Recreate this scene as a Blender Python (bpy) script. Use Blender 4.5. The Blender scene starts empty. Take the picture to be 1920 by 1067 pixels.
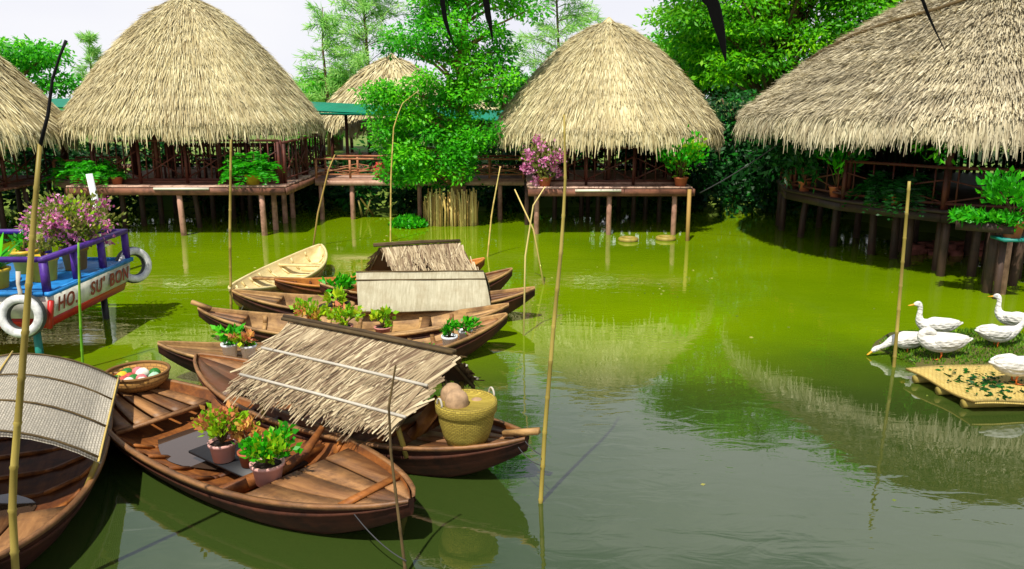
import bpy, math, random
import numpy as np
from mathutils import Vector, Matrix
R = math.radians
rng = np.random.default_rng(7)
random.seed(7)
scene = bpy.context.scene
COL = scene.collection

# ---------------------------------------------------------------- camera
CAM_H, FPX, PITCH = 3.0, 1500.0, math.atan(353 / 1500.0)
cd = bpy.data.cameras.new('camera')
cam = bpy.data.objects.new('camera', cd); COL.objects.link(cam)
cam.location = (0, 0, CAM_H); cam.rotation_euler = (math.pi / 2 - PITCH, 0, 0)
cd.sensor_width = 36.0; cd.lens = 36.0 * FPX / 1920.0
cd.clip_start = 0.05; cd.clip_end = 2000
scene.camera = cam
# ---------------------------------------------------------------- light
SUN_DIR = Vector((-0.20, -0.46, 0.865)).normalized()
sun_el = math.asin(SUN_DIR.z); sun_az = math.atan2(SUN_DIR.x, SUN_DIR.y)
ld = bpy.data.lights.new('sun', 'SUN'); ld.energy = 5.0; ld.angle = R(0.6); ld.color = (1, 0.95, 0.84)
sun = bpy.data.objects.new('sun', ld); COL.objects.link(sun)
sun.rotation_euler = (-SUN_DIR).to_track_quat('-Z', 'Y').to_euler()
sun.location = (0, 0, 30)
scene.view_settings.view_transform = 'Standard'
scene.view_settings.look = 'None'
scene.view_settings.gamma = 1.0
scene.view_settings.exposure = 0.2
# ---------------------------------------------------------------- world: nishita sky behind broken white cloud
w = bpy.data.worlds.new('World'); scene.world = w; w.use_nodes = True
nt = w.node_tree; N = nt.nodes; LK = nt.links
bg = N['Background']; bg.inputs['Strength'].default_value = 0.1
sky = N.new('ShaderNodeTexSky'); sky.sky_type = 'NISHITA'; sky.sun_disc = False
sky.sun_elevation = sun_el; sky.sun_rotation = sun_az
tc = N.new('ShaderNodeTexCoord')
mp = N.new('ShaderNodeMapping'); mp.inputs['Scale'].default_value = (1.6, 1.6, 4.5)
ns = N.new('ShaderNodeTexNoise'); ns.inputs['Scale'].default_value = 1.7; ns.inputs['Detail'].default_value = 6
LK.new(tc.outputs['Generated'], mp.inputs['Vector']); LK.new(mp.outputs[0], ns.inputs['Vector'])
sx = N.new('ShaderNodeSeparateXYZ'); LK.new(tc.outputs['Generated'], sx.inputs[0])
el = N.new('ShaderNodeMapRange'); el.inputs[1].default_value = 0.10; el.inputs[2].default_value = 0.85
el.inputs[3].default_value = 0.62; el.inputs[4].default_value = -0.25
LK.new(sx.outputs['Z'], el.inputs[0])
ad = N.new('ShaderNodeMath'); ad.operation = 'ADD'; LK.new(ns.outputs[0], ad.inputs[0]); LK.new(el.outputs[0], ad.inputs[1])
mr = N.new('ShaderNodeMapRange'); mr.inputs[1].default_value = 0.40; mr.inputs[2].default_value = 0.72
LK.new(ad.outputs[0], mr.inputs[0])
cloudc = N.new('ShaderNodeMix'); cloudc.data_type = 'RGBA'
cloudc.inputs[6].default_value = (7.0, 7.1, 8.1, 1); cloudc.inputs[7].default_value = (8.8, 8.8, 8.9, 1)
LK.new(ns.outputs[0], cloudc.inputs[0])
mx = N.new('ShaderNodeMix'); mx.data_type = 'RGBA'
LK.new(mr.outputs[0], mx.inputs[0]); LK.new(sky.outputs[0], mx.inputs[6]); LK.new(cloudc.outputs[2], mx.inputs[7])
LK.new(mx.outputs[2], bg.inputs['Color'])

# ---------------------------------------------------------------- helpers
def survey(px, py, z=0.0):
    """ground position of a point measured in the photograph, at height z"""
    a = (px - 960) / FPX; b = (533.5 - py) / FPX
    rx, ry, rz = a, math.cos(PITCH) + b * math.sin(PITCH), -math.sin(PITCH) + b * math.cos(PITCH)
    t = (z - CAM_H) / rz
    return Vector((rx * t, ry * t, z))
def survey_at(px, py, Y):
    a = (px - 960) / FPX; b = (533.5 - py) / FPX
    rx, ry, rz = a, math.cos(PITCH) + b * math.sin(PITCH), -math.sin(PITCH) + b * math.cos(PITCH)
    t = Y / ry
    return Vector((rx * t, Y, CAM_H + rz * t))

def unit(v):
    return v / np.maximum(np.linalg.norm(v, axis=-1, keepdims=True), 1e-9)

class MB:
    """collects shapes that become ONE mesh object"""
    def __init__(s): s.v = []; s.f = []; s.t = []; s.n = 0
    def add(s, V, Fc, tint=0.5):
        V = np.asarray(V, float).reshape(-1, 3)
        s.v.append(V)
        k = 0
        for f in Fc:
            s.f.append(tuple(int(i) + s.n for i in f)); k += 1
        if np.isscalar(tint): s.t.append(np.full(k, tint))
        else: s.t.append(np.asarray(tint, float))
        s.n += len(V); return s
    def box(s, c, size, rot=None, tint=0.5):
        hx, hy, hz = [q / 2 for q in size]
        V = np.array([(x, y, z) for x in (-hx, hx) for y in (-hy, hy) for z in (-hz, hz)])
        if rot is not None: V = V @ np.array(rot).T
        V = V + np.array(c)
        return s.add(V, [(0, 1, 3, 2), (4, 6, 7, 5), (0, 4, 5, 1), (2, 3, 7, 6), (0, 2, 6, 4), (1, 5, 7, 3)], tint)
    def beam(s, p0, p1, wd, h=None, up=(0, 0, 1), tint=0.5):
        p0 = np.array(p0, float); p1 = np.array(p1, float); d = p1 - p0; L = np.linalg.norm(d); d = d / L
        up = np.array(up, float)
        if abs(d @ up) > 0.95: up = np.array((1.0, 0, 0))
        y = np.cross(up, d); y /= np.linalg.norm(y); z = np.cross(d, y)
        return s.box((p0 + p1) / 2, (L, wd, h or wd), np.stack([d, y, z], 1), tint)
    def tube(s, pts, rad, seg=8, cap=True, tint=0.5):
        P = np.array([tuple(p) for p in pts], float); n = len(P)
        rad = np.full(n, rad) if np.isscalar(rad) else np.array(rad, float)
        T = np.gradient(P, axis=0); T = unit(T)
        ref = np.array((0, 0, 1.0)) if abs(T[0][2]) < 0.9 else np.array((1.0, 0, 0))
        V = []
        u = np.cross(T[0], ref); u /= np.linalg.norm(u)
        a = np.linspace(0, 2 * np.pi, seg, endpoint=False)
        for i in range(n):
            u = u - T[i] * (u @ T[i]); u /= max(np.linalg.norm(u), 1e-9); v = np.cross(T[i], u)
            V.append(P[i] + rad[i] * (np.cos(a)[:, None] * u + np.sin(a)[:, None] * v))
        V = np.concatenate(V); Fc = []
        for i in range(n - 1):
            for j in range(seg):
                k = (j + 1) % seg
                Fc.append((i * seg + j, i * seg + k, (i + 1) * seg + k, (i + 1) * seg + j))
        if cap: Fc.append(tuple(range(seg))[::-1]); Fc.append(tuple((n - 1) * seg + j for j in range(seg)))
        return s.add(V, Fc, tint)
    def loft(s, pts, ra, rb, seg=14, tint=0.5, side=(0, 1, 0)):
        """closed body swept along pts with elliptical sections: ra sideways, rb in the plane of the path"""
        P = np.array(pts, float); n = len(P); T = unit(np.gradient(P, axis=0)); sd = np.array(side, float)
        a = np.linspace(0, 2 * np.pi, seg, endpoint=False); V = []
        for i in range(n):
            v = np.cross(sd, T[i]); v /= np.linalg.norm(v)
            V.append(P[i] + ra[i] * np.cos(a)[:, None] * sd + rb[i] * np.sin(a)[:, None] * v)
        V = np.concatenate(V); Fc = []
        for i in range(n - 1):
            for j in range(seg):
                k = (j + 1) % seg
                Fc.append((i * seg + j, (i + 1) * seg + j, (i + 1) * seg + k, i * seg + k))
        Fc.append(tuple(range(seg))); Fc.append(tuple((n - 1) * seg + j for j in range(seg))[::-1])
        return s.add(V, Fc, tint)
    def lathe(s, prof, c=(0, 0, 0), seg=24, tint=0.5, sx=1.0, sy=1.0, closed=False):
        a = np.linspace(0, 2 * np.pi, seg, endpoint=False); V = []
        for r, z in prof:
            V.append(np.stack([r * sx * np.cos(a), r * sy * np.sin(a), np.full(seg, z)], 1))
        V = np.concatenate(V) + np.array(tuple(c)); n = len(prof); Fc = []
        for i in range(n - 1 + (1 if closed else 0)):
            i2 = (i + 1) % n
            for j in range(seg):
                k = (j + 1) % seg
                Fc.append((i * seg + j, i * seg + k, i2 * seg + k, i2 * seg + j))
        if not closed:
            if prof[0][0] > 1e-6: Fc.append(tuple(range(seg))[::-1])
            if prof[-1][0] > 1e-6: Fc.append(tuple((n - 1) * seg + j for j in range(seg)))
        return s.add(V, Fc, tint)
    def torus(s, c, r, rr, axis=(0, 0, 1), seg=28, ms=10, sq=1.0, tint=0.5):
        c = np.array(tuple(c)); ax = np.array(axis, float); ax /= np.linalg.norm(ax)
        u = np.cross(ax, (0, 0, 1) if abs(ax[2]) < .9 else (1, 0, 0)); u /= np.linalg.norm(u); v = np.cross(ax, u)
        V = []
        for i in range(seg):
            a = 2 * math.pi * i / seg; d = math.cos(a) * u + math.sin(a) * v
            for j in range(ms):
                b = 2 * math.pi * j / ms
                V.append(c + d * (r + rr * math.cos(b)) + ax * rr * sq * math.sin(b))
        Fc = [(i * ms + j, ((i + 1) % seg) * ms + j, ((i + 1) % seg) * ms + (j + 1) % ms, i * ms + (j + 1) % ms) for i in range(seg) for j in range(ms)]
        return s.add(V, Fc, tint)
    def leaves(s, C, D, L, W, bend=0.0, tint=None, flat=0.0):
        """leaf rhombs from base C along D"""
        C = np.asarray(C, float); D = unit(np.asarray(D, float)); n = len(C)
        L = np.broadcast_to(L, (n,))[:, None]; W = np.broadcast_to(W, (n,))[:, None]
        S = unit(np.cross(D, rng.normal(size=(n, 3)) + np.array((-.25, -.55, 1.0)) * flat)); Nn = np.cross(D, S)
        V = np.stack([C, C + D * L * .45 + S * W * .5 + Nn * L * bend, C + D * L, C + D * L * .45 - S * W * .5 + Nn * L * bend], 1).reshape(-1, 3)
        b = np.arange(n)[:, None] * 4
        F4 = b + np.array([[0, 1, 2, 3]])
        if tint is None: tint = rng.random(n)
        s.v.append(V); s.f.append(F4 + s.n); s.t.append(np.broadcast_to(tint, (n,)).astype(float)); s.n += len(V)
        return s
    def strips(s, pts, wd, tint):
        """n ribbons; pts (n,k,3), wd (n,) or (n,k), side vectors random-ish perpendicular"""
        n, k, _ = pts.shape
        T = unit(pts[:, -1] - pts[:, 0])
        S = unit(np.cross(T, s._sidehint))
        wd = np.asarray(wd)
        if wd.ndim == 1: wd = np.repeat(wd[:, None], k, 1)
        A = pts + S[:, None] * wd[..., None] / 2; B = pts - S[:, None] * wd[..., None] / 2
        V = np.stack([A, B], 2).reshape(-1, 3)
        b = (np.arange(n) * 2 * k)[:, None, None]; i = np.arange(k - 1)[None, :, None] * 2
        F4 = (b + i + np.array([0, 1, 3, 2])[None, None]).reshape(-1, 4)
        s.v.append(V); s.f.append(F4 + s.n); s.t.append(np.repeat(tint, k - 1)); s.n += len(V)
        return s
    def build(s, name, mat, parent=None, smooth=False, loc=None):
        me = bpy.data.meshes.new(name)
        V = np.concatenate(s.v) if s.v else np.zeros((0, 3))
        loops = []; tot = []
        pend = []
        for f in s.f:
            if isinstance(f, tuple): pend.append(f)
            else:
                if pend:
                    loops.append(np.concatenate([np.array(q) for q in pend])); tot.append(np.array([len(q) for q in pend])); pend = []
                loops.append(f.ravel()); tot.append(np.full(len(f), f.shape[1]))
        if pend: loops.append(np.concatenate([np.array(q) for q in pend])); tot.append(np.array([len(q) for q in pend]))
        # tint order must follow face order: tuples and arrays are appended in sequence, so it already does
        loops = np.concatenate(loops).astype(np.int32); tot = np.concatenate(tot).astype(np.int32)
        me.vertices.add(len(V)); me.vertices.foreach_set('co', V.astype(np.float32).ravel())
        me.loops.add(len(loops)); me.loops.foreach_set('vertex_index', loops)
        me.polygons.add(len(tot)); st = np.concatenate([[0], np.cumsum(tot)[:-1]]).astype(np.int32)
        me.polygons.foreach_set('loop_start', st)
        me.polygons.foreach_set('loop_total', tot)
        me.update(calc_edges=True); me.validate()
        t = np.concatenate(s.t)
        at = me.attributes.new('tint', 'FLOAT', 'FACE')
        if len(t) == len(me.polygons): at.data.foreach_set('value', t.astype(np.float32))
        if smooth: me.polygons.foreach_set('use_smooth', np.ones(len(me.polygons), dtype=bool))
        o = bpy.data.objects.new(name, me); COL.objects.link(o)
        if mat: me.materials.append(mat)
        if parent: o.parent = parent
        if loc is not None: o.location = loc
        return o

def tag(o, label, cat=None, group=None, kind=None):
    if label: o['label'] = label
    if cat: o['category'] = cat
    if group: o['group'] = group
    if kind: o['kind'] = kind
    return o
def thing(name, label, cat, loc=(0, 0, 0), rz=0.0, group=None):
    o = bpy.data.objects.new(name, None); COL.objects.link(o); o.empty_display_size = 0.2
    o.location = loc; o.rotation_euler = (0, 0, rz)
    return tag(o, label, cat, group)
def dup(root, loc, rz=None, label=None):
    c = root.copy(); COL.objects.link(c); c.location = loc
    if rz is not None: c.rotation_euler = (0, 0, rz)
    if label: c['label'] = label
    for ch in list(root.children):
        d = ch.copy(); COL.objects.link(d); d.parent = c
        for g in list(ch.children):
            e = g.copy(); COL.objects.link(e); e.parent = d
    return c

# ---------------------------------------------------------------- materials
M = {}
def newmat(name):
    m = bpy.data.materials.new(name); m.use_nodes = True; M[name] = m
    return m, m.node_tree.nodes, m.node_tree.links, m.node_tree.nodes['Principled BSDF']
def mixc(n, l, fac, a, b):
    x = n.new('ShaderNodeMix'); x.data_type = 'RGBA'
    l.new(fac, x.inputs[0])
    for i, c in ((6, a), (7, b)):
        if isinstance(c, tuple): x.inputs[i].default_value = (*c, 1)
        else: l.new(c, x.inputs[i])
    return x.outputs[2]
def tinted(name, c0, c1, c2=None, rough=0.8, nscale=3.0, namt=0.5, translucent=0.0, spec=0.3, noise_c=None, stretch=(1, 1, 1)):
    """colour from per-face tint, broken up with noise"""
    m, n, l, b = newmat(name)
    at = n.new('ShaderNodeAttribute'); at.attribute_name = 'tint'
    cr = n.new('ShaderNodeValToRGB'); cr.color_ramp.elements[0].color = (*c0, 1); cr.color_ramp.elements[1].color = (*c1, 1)
    if c2: e = cr.color_ramp.elements.new(0.5); e.color = (*c2, 1)
    l.new(at.outputs['Fac'], cr.inputs[0])
    t = n.new('ShaderNodeTexCoord'); mpn = n.new('ShaderNodeMapping'); mpn.inputs['Scale'].default_value = stretch
    nz = n.new('ShaderNodeTexNoise'); nz.inputs['Scale'].default_value = nscale; nz.inputs['Detail'].default_value = 5
    l.new(t.outputs['Object'], mpn.inputs[0]); l.new(mpn.outputs[0], nz.inputs['Vector'])
    mm = n.new('ShaderNodeMapRange'); mm.inputs[1].default_value = 0.35; mm.inputs[2].default_value = 0.7
    mm.inputs[3].default_value = 0; mm.inputs[4].default_value = namt
    l.new(nz.outputs[0], mm.inputs[0])
    col = mixc(n, l, mm.outputs[0], cr.outputs[0], noise_c or tuple(x * 0.5 for x in c0))
    l.new(col, b.inputs['Base Color']); b.inputs['Roughness'].default_value = rough
    b.inputs['Specular IOR Level'].default_value = spec
    if translucent > 0:
        tr = n.new('ShaderNodeBsdfTranslucent'); ms = n.new('ShaderNodeMixShader'); ms.inputs[0].default_value = translucent
        l.new(col, tr.inputs[0]); l.new(b.outputs[0], ms.inputs[1]); l.new(tr.outputs[0], ms.inputs[2])
        l.new(ms.outputs[0], n['Material Output'].inputs[0])
    return m
def wood(name, c0, c1, dark, rough=0.6, scale=5.0, stretch=(0.25, 3, 3), stain=0.8, bump=0.5, spec=0.35):
    m, n, l, b = newmat(name)
    t = n.new('ShaderNodeTexCoord'); mpn = n.new('ShaderNodeMapping'); mpn.inputs['Scale'].default_value = stretch
    l.new(t.outputs['Object'], mpn.inputs[0])
    g = n.new('ShaderNodeTexNoise'); g.inputs['Scale'].default_value = scale; g.inputs['Detail'].default_value = 9; g.inputs['Roughness'].default_value = 0.65
    l.new(mpn.outputs[0], g.inputs['Vector'])
    at = n.new('ShaderNodeAttribute'); at.attribute_name = 'tint'
    sm = n.new('ShaderNodeMath'); sm.operation = 'MULTIPLY_ADD'; sm.inputs[1].default_value = 0.6
    l.new(at.outputs['Fac'], sm.inputs[0])
    g2 = n.new('ShaderNodeMath'); g2.operation = 'SUBTRACT'; l.new(g.outputs[0], g2.inputs[0]); g2.inputs[1].default_value = 0.30
    l.new(g2.outputs[0], sm.inputs[2])
    cr = n.new('ShaderNodeMapRange'); cr.inputs[1].default_value = 0.25; cr.inputs[2].default_value = 0.8
    l.new(sm.outputs[0], cr.inputs[0])
    c = mixc(n, l, cr.outputs[0], c0, c1)
    s = n.new('ShaderNodeTexNoise'); s.inputs['Scale'].default_value = 3.4; s.inputs['Detail'].default_value = 9; s.inputs['Roughness'].default_value = .7
    l.new(t.outputs['Object'], s.inputs['Vector'])
    sr = n.new('ShaderNodeMapRange'); sr.inputs[1].default_value = 0.46; sr.inputs[2].default_value = 0.62; sr.inputs[4].default_value = stain
    l.new(s.outputs[0], sr.inputs[0])
    c = mixc(n, l, sr.outputs[0], c, dark)
    l.new(c, b.inputs['Base Color']); b.inputs['Roughness'].default_value = rough; b.inputs['Specular IOR Level'].default_value = spec
    bp = n.new('ShaderNodeBump'); bp.inputs['Strength'].default_value = bump; bp.inputs['Distance'].default_value = 0.01
    l.new(g.outputs[0], bp.inputs['Height']); l.new(bp.outputs[0], b.inputs['Normal'])
    return m
def plain(name, c, rough=0.5, var=0.25, spec=0.4, scale=6.0):
    m, n, l, b = newmat(name)
    t = n.new('ShaderNodeTexCoord'); nz = n.new('ShaderNodeTexNoise'); nz.inputs['Scale'].default_value = scale; nz.inputs['Detail'].default_value = 6
    l.new(t.outputs['Object'], nz.inputs['Vector'])
    mm = n.new('ShaderNodeMapRange'); mm.inputs[1].default_value = 0.4; mm.inputs[2].default_value = 0.75; mm.inputs[4].default_value = 1
    l.new(nz.outputs[0], mm.inputs[0])
    col = mixc(n, l, mm.outputs[0], c, tuple(x * (1 - var) for x in c))
    l.new(col, b.inputs['Base Color']); b.inputs['Roughness'].default_value = rough; b.inputs['Specular IOR Level'].default_value = spec
    return m

tinted('thatch', (.24, .17, .07), (.76, .69, .44), (.56, .48, .25), rough=.85, nscale=1.6, namt=.45, noise_c=(.27, .20, .10))
tinted('thatch_grey', (.16, .12, .06), (.72, .65, .45), (.49, .42, .26), rough=.85, nscale=1.3, namt=.55, noise_c=(.22, .18, .12))
tinted('thatch_core', (.16, .11, .05), (.2, .14, .06), rough=.95, nscale=8)
tinted('palm_thatch', (.10, .055, .03), (.62, .52, .33), (.35, .27, .155), rough=.8, nscale=6, namt=.4, noise_c=(.16, .1, .06))
tinted('leaf_tree', (.025, .25, .004), (.24, .78, .01), (.075, .54, .005), rough=.45, nscale=.9, namt=.4, translucent=.45, noise_c=(.01, .2, .012))
tinted('leaf_big', (.03, .24, .003), (.36, .80, .004), (.15, .60, .003), rough=.45, nscale=.55, namt=.45, translucent=.5, noise_c=(.006, .13, .01))
tinted('leaf_pine', (.16, .48, .08), (.60, .85, .25), (.34, .68, .14), rough=.6, nscale=.6, namt=.3, translucent=.5, noise_c=(.12, .42, .12))
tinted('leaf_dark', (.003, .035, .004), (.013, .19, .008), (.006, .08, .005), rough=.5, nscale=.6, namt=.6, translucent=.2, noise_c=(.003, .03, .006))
tinted('leaf_fern', (.015, .24, .004), (.12, .68, .01), (.035, .45, .005), rough=.45, nscale=4, namt=.3, translucent=.35)
tinted('leaf_lime', (.10, .38, .005), (.62, .72, .02), (.30, .58, .01), rough=.45, nscale=5, namt=.3, translucent=.35, noise_c=(.05, .25, .01))
tinted('leaf_coral', (.50, .12, .04), (.78, .55, .08), (.70, .26, .10), rough=.5, nscale=5, namt=.3, translucent=.3)
tinted('leaf_olive', (.10, .16, .02), (.45, .40, .10), (.22, .28, .04), rough=.6, nscale=5, namt=.3, translucent=.3)
tinted('blossom', (.62, .10, .38), (.92, .50, .70), (.80, .27, .55), rough=.6, nscale=8, namt=.2, translucent=.35)
tinted('grass', (.04, .14, .004), (.24, .40, .01), (.10, .28, .004), rough=.6, nscale=3, namt=.5, translucent=.3, noise_c=(.05, .10, .006))
tinted('reed', (.34, .20, .05), (.80, .66, .26), (.62, .46, .13), rough=.75, nscale=4, namt=.35, noise_c=(.3, .19, .06), stretch=(1, 1, .2))
tinted('bamboo', (.16, .12, .02), (.48, .38, .09), (.34, .26, .05), rough=.5, nscale=9, namt=.55, noise_c=(.14, .10, .03), stretch=(1, 1, .25))
tinted('bamboo_green', (.06, .30, .01), (.35, .45, .03), (.16, .38, .02), rough=.5, nscale=7, namt=.4)
tinted('dry_twig', (.05, .03, .015), (.20, .13, .05), (.12, .08, .03), rough=.8, nscale=9, namt=.5)
tinted('bark', (.14, .09, .025), (.40, .28, .08), (.26, .17, .05), rough=.9, nscale=9, namt=.6, noise_c=(.10, .07, .03))
tinted('frond_dark', (.004, .004, .006), (.015, .012, .012), rough=.9, nscale=9, namt=.5)
wood('deck_red', (.14, .05, .03), (.30, .13, .075), (.07, .03, .02))
wood('deck_pale', (.40, .22, .15), (.62, .42, .31), (.25, .12, .08))
wood('pile_lit', (.36, .17, .12), (.56, .33, .24), (.16, .08, .05), stretch=(3, 3, .25))  # sunlit copy of the pile wood, light put into the colour
wood('pile_shade', (.035, .017, .012), (.09, .048, .03), (.03, .02, .015), stretch=(3, 3, .25))  # shaded copy of the pile wood, under-deck shade put into the colour
wood('beam_shade', (.022, .011, .008), (.06, .03, .02), (.012, .008, .006))  # right hut deck and beams, shade under the eave put into the colour
wood('rail_red', (.06, .012, .008), (.15, .035, .018), (.04, .015, .01), stretch=(2, 2, 2))
wood('rail_warm', (.32, .11, .05), (.52, .24, .12), (.2, .07, .03), stretch=(2, 2, 2))
wood('boat_brown', (.06, .016, .005), (.20, .062, .014), (.03, .010, .005), rough=.68, spec=.22)
wood('boat_in', (.10, .028, .006), (.38, .13, .024), (.06, .020, .008), rough=.6, spec=.28)
wood('boat_deck', (.11, .040, .013), (.40, .20, .075), (.10, .05, .025), rough=.5)
wood('boat_tan', (.20, .095, .030), (.58, .35, .13), (.13, .065, .025), rough=.6)
wood('boat_hull_dark', (.030, .010, .006), (.085, .026, .012), (.015, .007, .005), rough=.7, spec=.2)
wood('boat_orange', (.42, .14, .02), (.66, .28, .05), (.26, .08, .015), rough=.5)
wood('boat_pale', (.58, .44, .18), (.82, .70, .38), (.42, .30, .12), rough=.6, stain=.35)
plain('soil', (.03, .018, .01), .95)
plain('pot_pink', (.66, .36, .31), .45, .2); plain('pot_white', (.74, .76, .78), .4, .12); plain('pot_yellow', (.66, .44, .03), .45, .3)
plain('pot_blue', (.12, .36, .46), .45); plain('pot_terra', (.40, .11, .04), .7); plain('pot_brown', (.34, .2, .05), .6); plain('pot_salmon', (.55, .22, .18), .5)
plain('paint_purple', (.075, .022, .26), .55, .55, scale=9); plain('paint_blue', (.02, .24, .62), .55, .5, scale=8); plain('paint_white', (.74, .72, .62), .6, .42, scale=9)
plain('paint_red', (.50, .018, .012), .4, .3); plain('letter_red', (.28, .05, .03), .6, .4); plain('teal', (.01, .20, .16), .5, .3)
plain('tyre_white', (.68, .68, .66), .7, .5, scale=14); plain('tyre_dark', (.06, .065, .06), .7, .4)
plain('rope', (.50, .46, .38), .9); plain('rope_dark', (.05, .05, .055), .9); plain('lamp_white', (.75, .70, .58), .5, .1)
plain('feather', (.72, .70, .64), .8, .32, spec=.15, scale=22); plain('bill', (.75, .36, .02), .45, .2); plain('duck_leg', (.70, .16, .02), .55, .3); plain('eye', (.01, .01, .01), .2)
plain('coconut', (.42, .27, .15), .9, .5, scale=18); plain('tin_green', (.0, .20, .11), .45, .2, scale=2); plain('brick', (.36, .12, .09), .9, .5, scale=5)
plain('b_pink', (.62, .16, .17), .6); plain('b_white', (.74, .73, .62), .6); plain('b_yellow', (.72, .47, .02), .6); plain('b_green', (.02, .17, .02), .5); plain('b_mint', (.36, .58, .40), .6); plain('b_red', (.48, .07, .06), .6)
plain('mud', (.10, .09, .02), .9, .4, scale=1); plain('slate', (.012, .013, .016), .5, .3); plain('red_cloth', (.55, .06, .04), .7)

wood('mat_plain', (.28, .25, .16), (.52, .48, .34), (.26, .21, .12), rough=.8, stretch=(9, .7, 1), stain=.45, spec=.15)
# woven matting
def woven(name, c0, c1, sc, dark, stripe=0.0):
    m, n, l, b = newmat(name)
    t = n.new('ShaderNodeTexCoord')
    mpn = n.new('ShaderNodeMapping'); mpn.inputs['Scale'].default_value = (sc, sc, sc); l.new(t.outputs['UV'], mpn.inputs[0])
    ck = n.new('ShaderNodeTexBrick'); ck.inputs['Scale'].default_value = 1; ck.inputs['Mortar Size'].default_value = .06
    ck.inputs['Color1'].default_value = (*c0, 1); ck.inputs['Color2'].default_value = (*c1, 1); ck.inputs['Mortar'].default_value = (*dark, 1)
    ck.inputs['Brick Width'].default_value = 1.0; ck.inputs['Row Height'].default_value = .45
    l.new(mpn.outputs[0], ck.inputs['Vector'])
    nz = n.new('ShaderNodeTexNoise'); nz.inputs['Scale'].default_value = 5; nz.inputs['Detail'].default_value = 7; l.new(t.outputs['Object'], nz.inputs['Vector'])
    mm = n.new('ShaderNodeMapRange'); mm.inputs[1].default_value = .4; mm.inputs[2].default_value = .75; mm.inputs[4].default_value = .55
    l.new(nz.outputs[0], mm.inputs[0])
    c = mixc(n, l, mm.outputs[0], ck.outputs[0], tuple(x * .62 for x in c0))
    l.new(c, b.inputs['Base Color']); b.inputs['Roughness'].default_value = .8; b.inputs['Specular IOR Level'].default_value = .2
    bp = n.new('ShaderNodeBump'); bp.inputs['Strength'].default_value = .5; bp.inputs['Distance'].default_value = .006
    l.new(ck.outputs['Fac'], bp.inputs['Height']); bp.invert = True; l.new(bp.outputs[0], b.inputs['Normal'])
    return m
woven('mat_grey', (.50, .45, .36), (.36, .33, .27), 22, (.16, .14, .10))
woven('mat_tan', (.46, .41, .28), (.36, .32, .21), 34, (.30, .26, .17))
woven('mat_yellow', (.66, .50, .16), (.52, .38, .10), 18, (.30, .2, .05))
woven('basket_weave', (.46, .35, .06), (.31, .23, .035), 23, (.12, .09, .02))
woven('tray_weave', (.50, .27, .07), (.36, .18, .05), 14, (.16, .08, .03))

_n, _l = M['feather'].node_tree.nodes, M['feather'].node_tree.links
_v = _n.new('ShaderNodeTexVoronoi'); _v.inputs['Scale'].default_value = 26; _mp = _n.new('ShaderNodeMapping'); _mp.inputs['Scale'].default_value = (.5, 1.2, 1.2); _t = _n.new('ShaderNodeTexCoord')
_l.new(_t.outputs['Object'], _mp.inputs[0]); _l.new(_mp.outputs[0], _v.inputs['Vector'])
_b = _n.new('ShaderNodeBump'); _b.inputs['Strength'].default_value = .55; _b.inputs['Distance'].default_value = .02; _l.new(_v.outputs['Distance'], _b.inputs['Height']); _l.new(_b.outputs[0], _n['Principled BSDF'].inputs['Normal'])
def add_uv(o, U):
    me = o.data; uv = me.uv_layers.new(name='uv')
    vi = np.empty(len(me.loops), np.int32); me.loops.foreach_get('vertex_index', vi)
    uv.data.foreach_set('uv', np.asarray(U, np.float32)[vi].ravel())
def lathe_uv(o, k=1.0):
    V = np.empty(len(o.data.vertices) * 3); o.data.vertices.foreach_get('co', V); V = V.reshape(-1, 3)
    add_uv(o, np.stack([np.arctan2(V[:, 1], V[:, 0]) * k, V[:, 2] + .8 * np.hypot(V[:, 0], V[:, 1])], 1))

# water: murky green pond with small ripples
m, n, l, b = newmat('water')
t = n.new('ShaderNodeTexCoord')
nz = n.new('ShaderNodeTexNoise'); nz.inputs['Scale'].default_value = .35; nz.inputs['Detail'].default_value = 4; l.new(t.outputs['Object'], nz.inputs['Vector'])
mm = n.new('ShaderNodeMapRange'); mm.inputs[1].default_value = .35; mm.inputs[2].default_value = .7; l.new(nz.outputs[0], mm.inputs[0])
c = mixc(n, l, mm.outputs[0], (.165, .262, .0008), (.105, .190, .0008))
dp = n.new('ShaderNodeAttribute'); dp.attribute_name = 'near_shade'          # foreground shade painted into the water colour, darker towards the near side
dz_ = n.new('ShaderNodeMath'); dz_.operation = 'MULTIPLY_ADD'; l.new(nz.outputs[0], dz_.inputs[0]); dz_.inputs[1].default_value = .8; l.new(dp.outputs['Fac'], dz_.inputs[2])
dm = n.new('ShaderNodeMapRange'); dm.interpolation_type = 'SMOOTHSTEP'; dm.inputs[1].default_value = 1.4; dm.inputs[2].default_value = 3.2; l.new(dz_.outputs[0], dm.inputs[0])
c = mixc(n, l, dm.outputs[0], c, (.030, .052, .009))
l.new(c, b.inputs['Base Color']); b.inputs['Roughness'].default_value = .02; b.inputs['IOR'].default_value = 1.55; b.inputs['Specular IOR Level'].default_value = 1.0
mpn = n.new('ShaderNodeMapping'); mpn.inputs['Scale'].default_value = (1.0, 2.2, 1); mpn.inputs['Rotation'].default_value = (0, 0, R(12)); l.new(t.outputs['Object'], mpn.inputs[0])
r1 = n.new('ShaderNodeTexNoise'); r1.inputs['Scale'].default_value = 2.3; r1.inputs['Detail'].default_value = 3; r1.inputs['Roughness'].default_value = .5; r1.inputs['Distortion'].default_value = .6
l.new(mpn.outputs[0], r1.inputs['Vector'])
pz = n.new('ShaderNodeTexNoise'); pz.inputs['Scale'].default_value = .22; pz.inputs['Detail'].default_value = 2; l.new(t.outputs['Object'], pz.inputs['Vector'])
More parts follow.
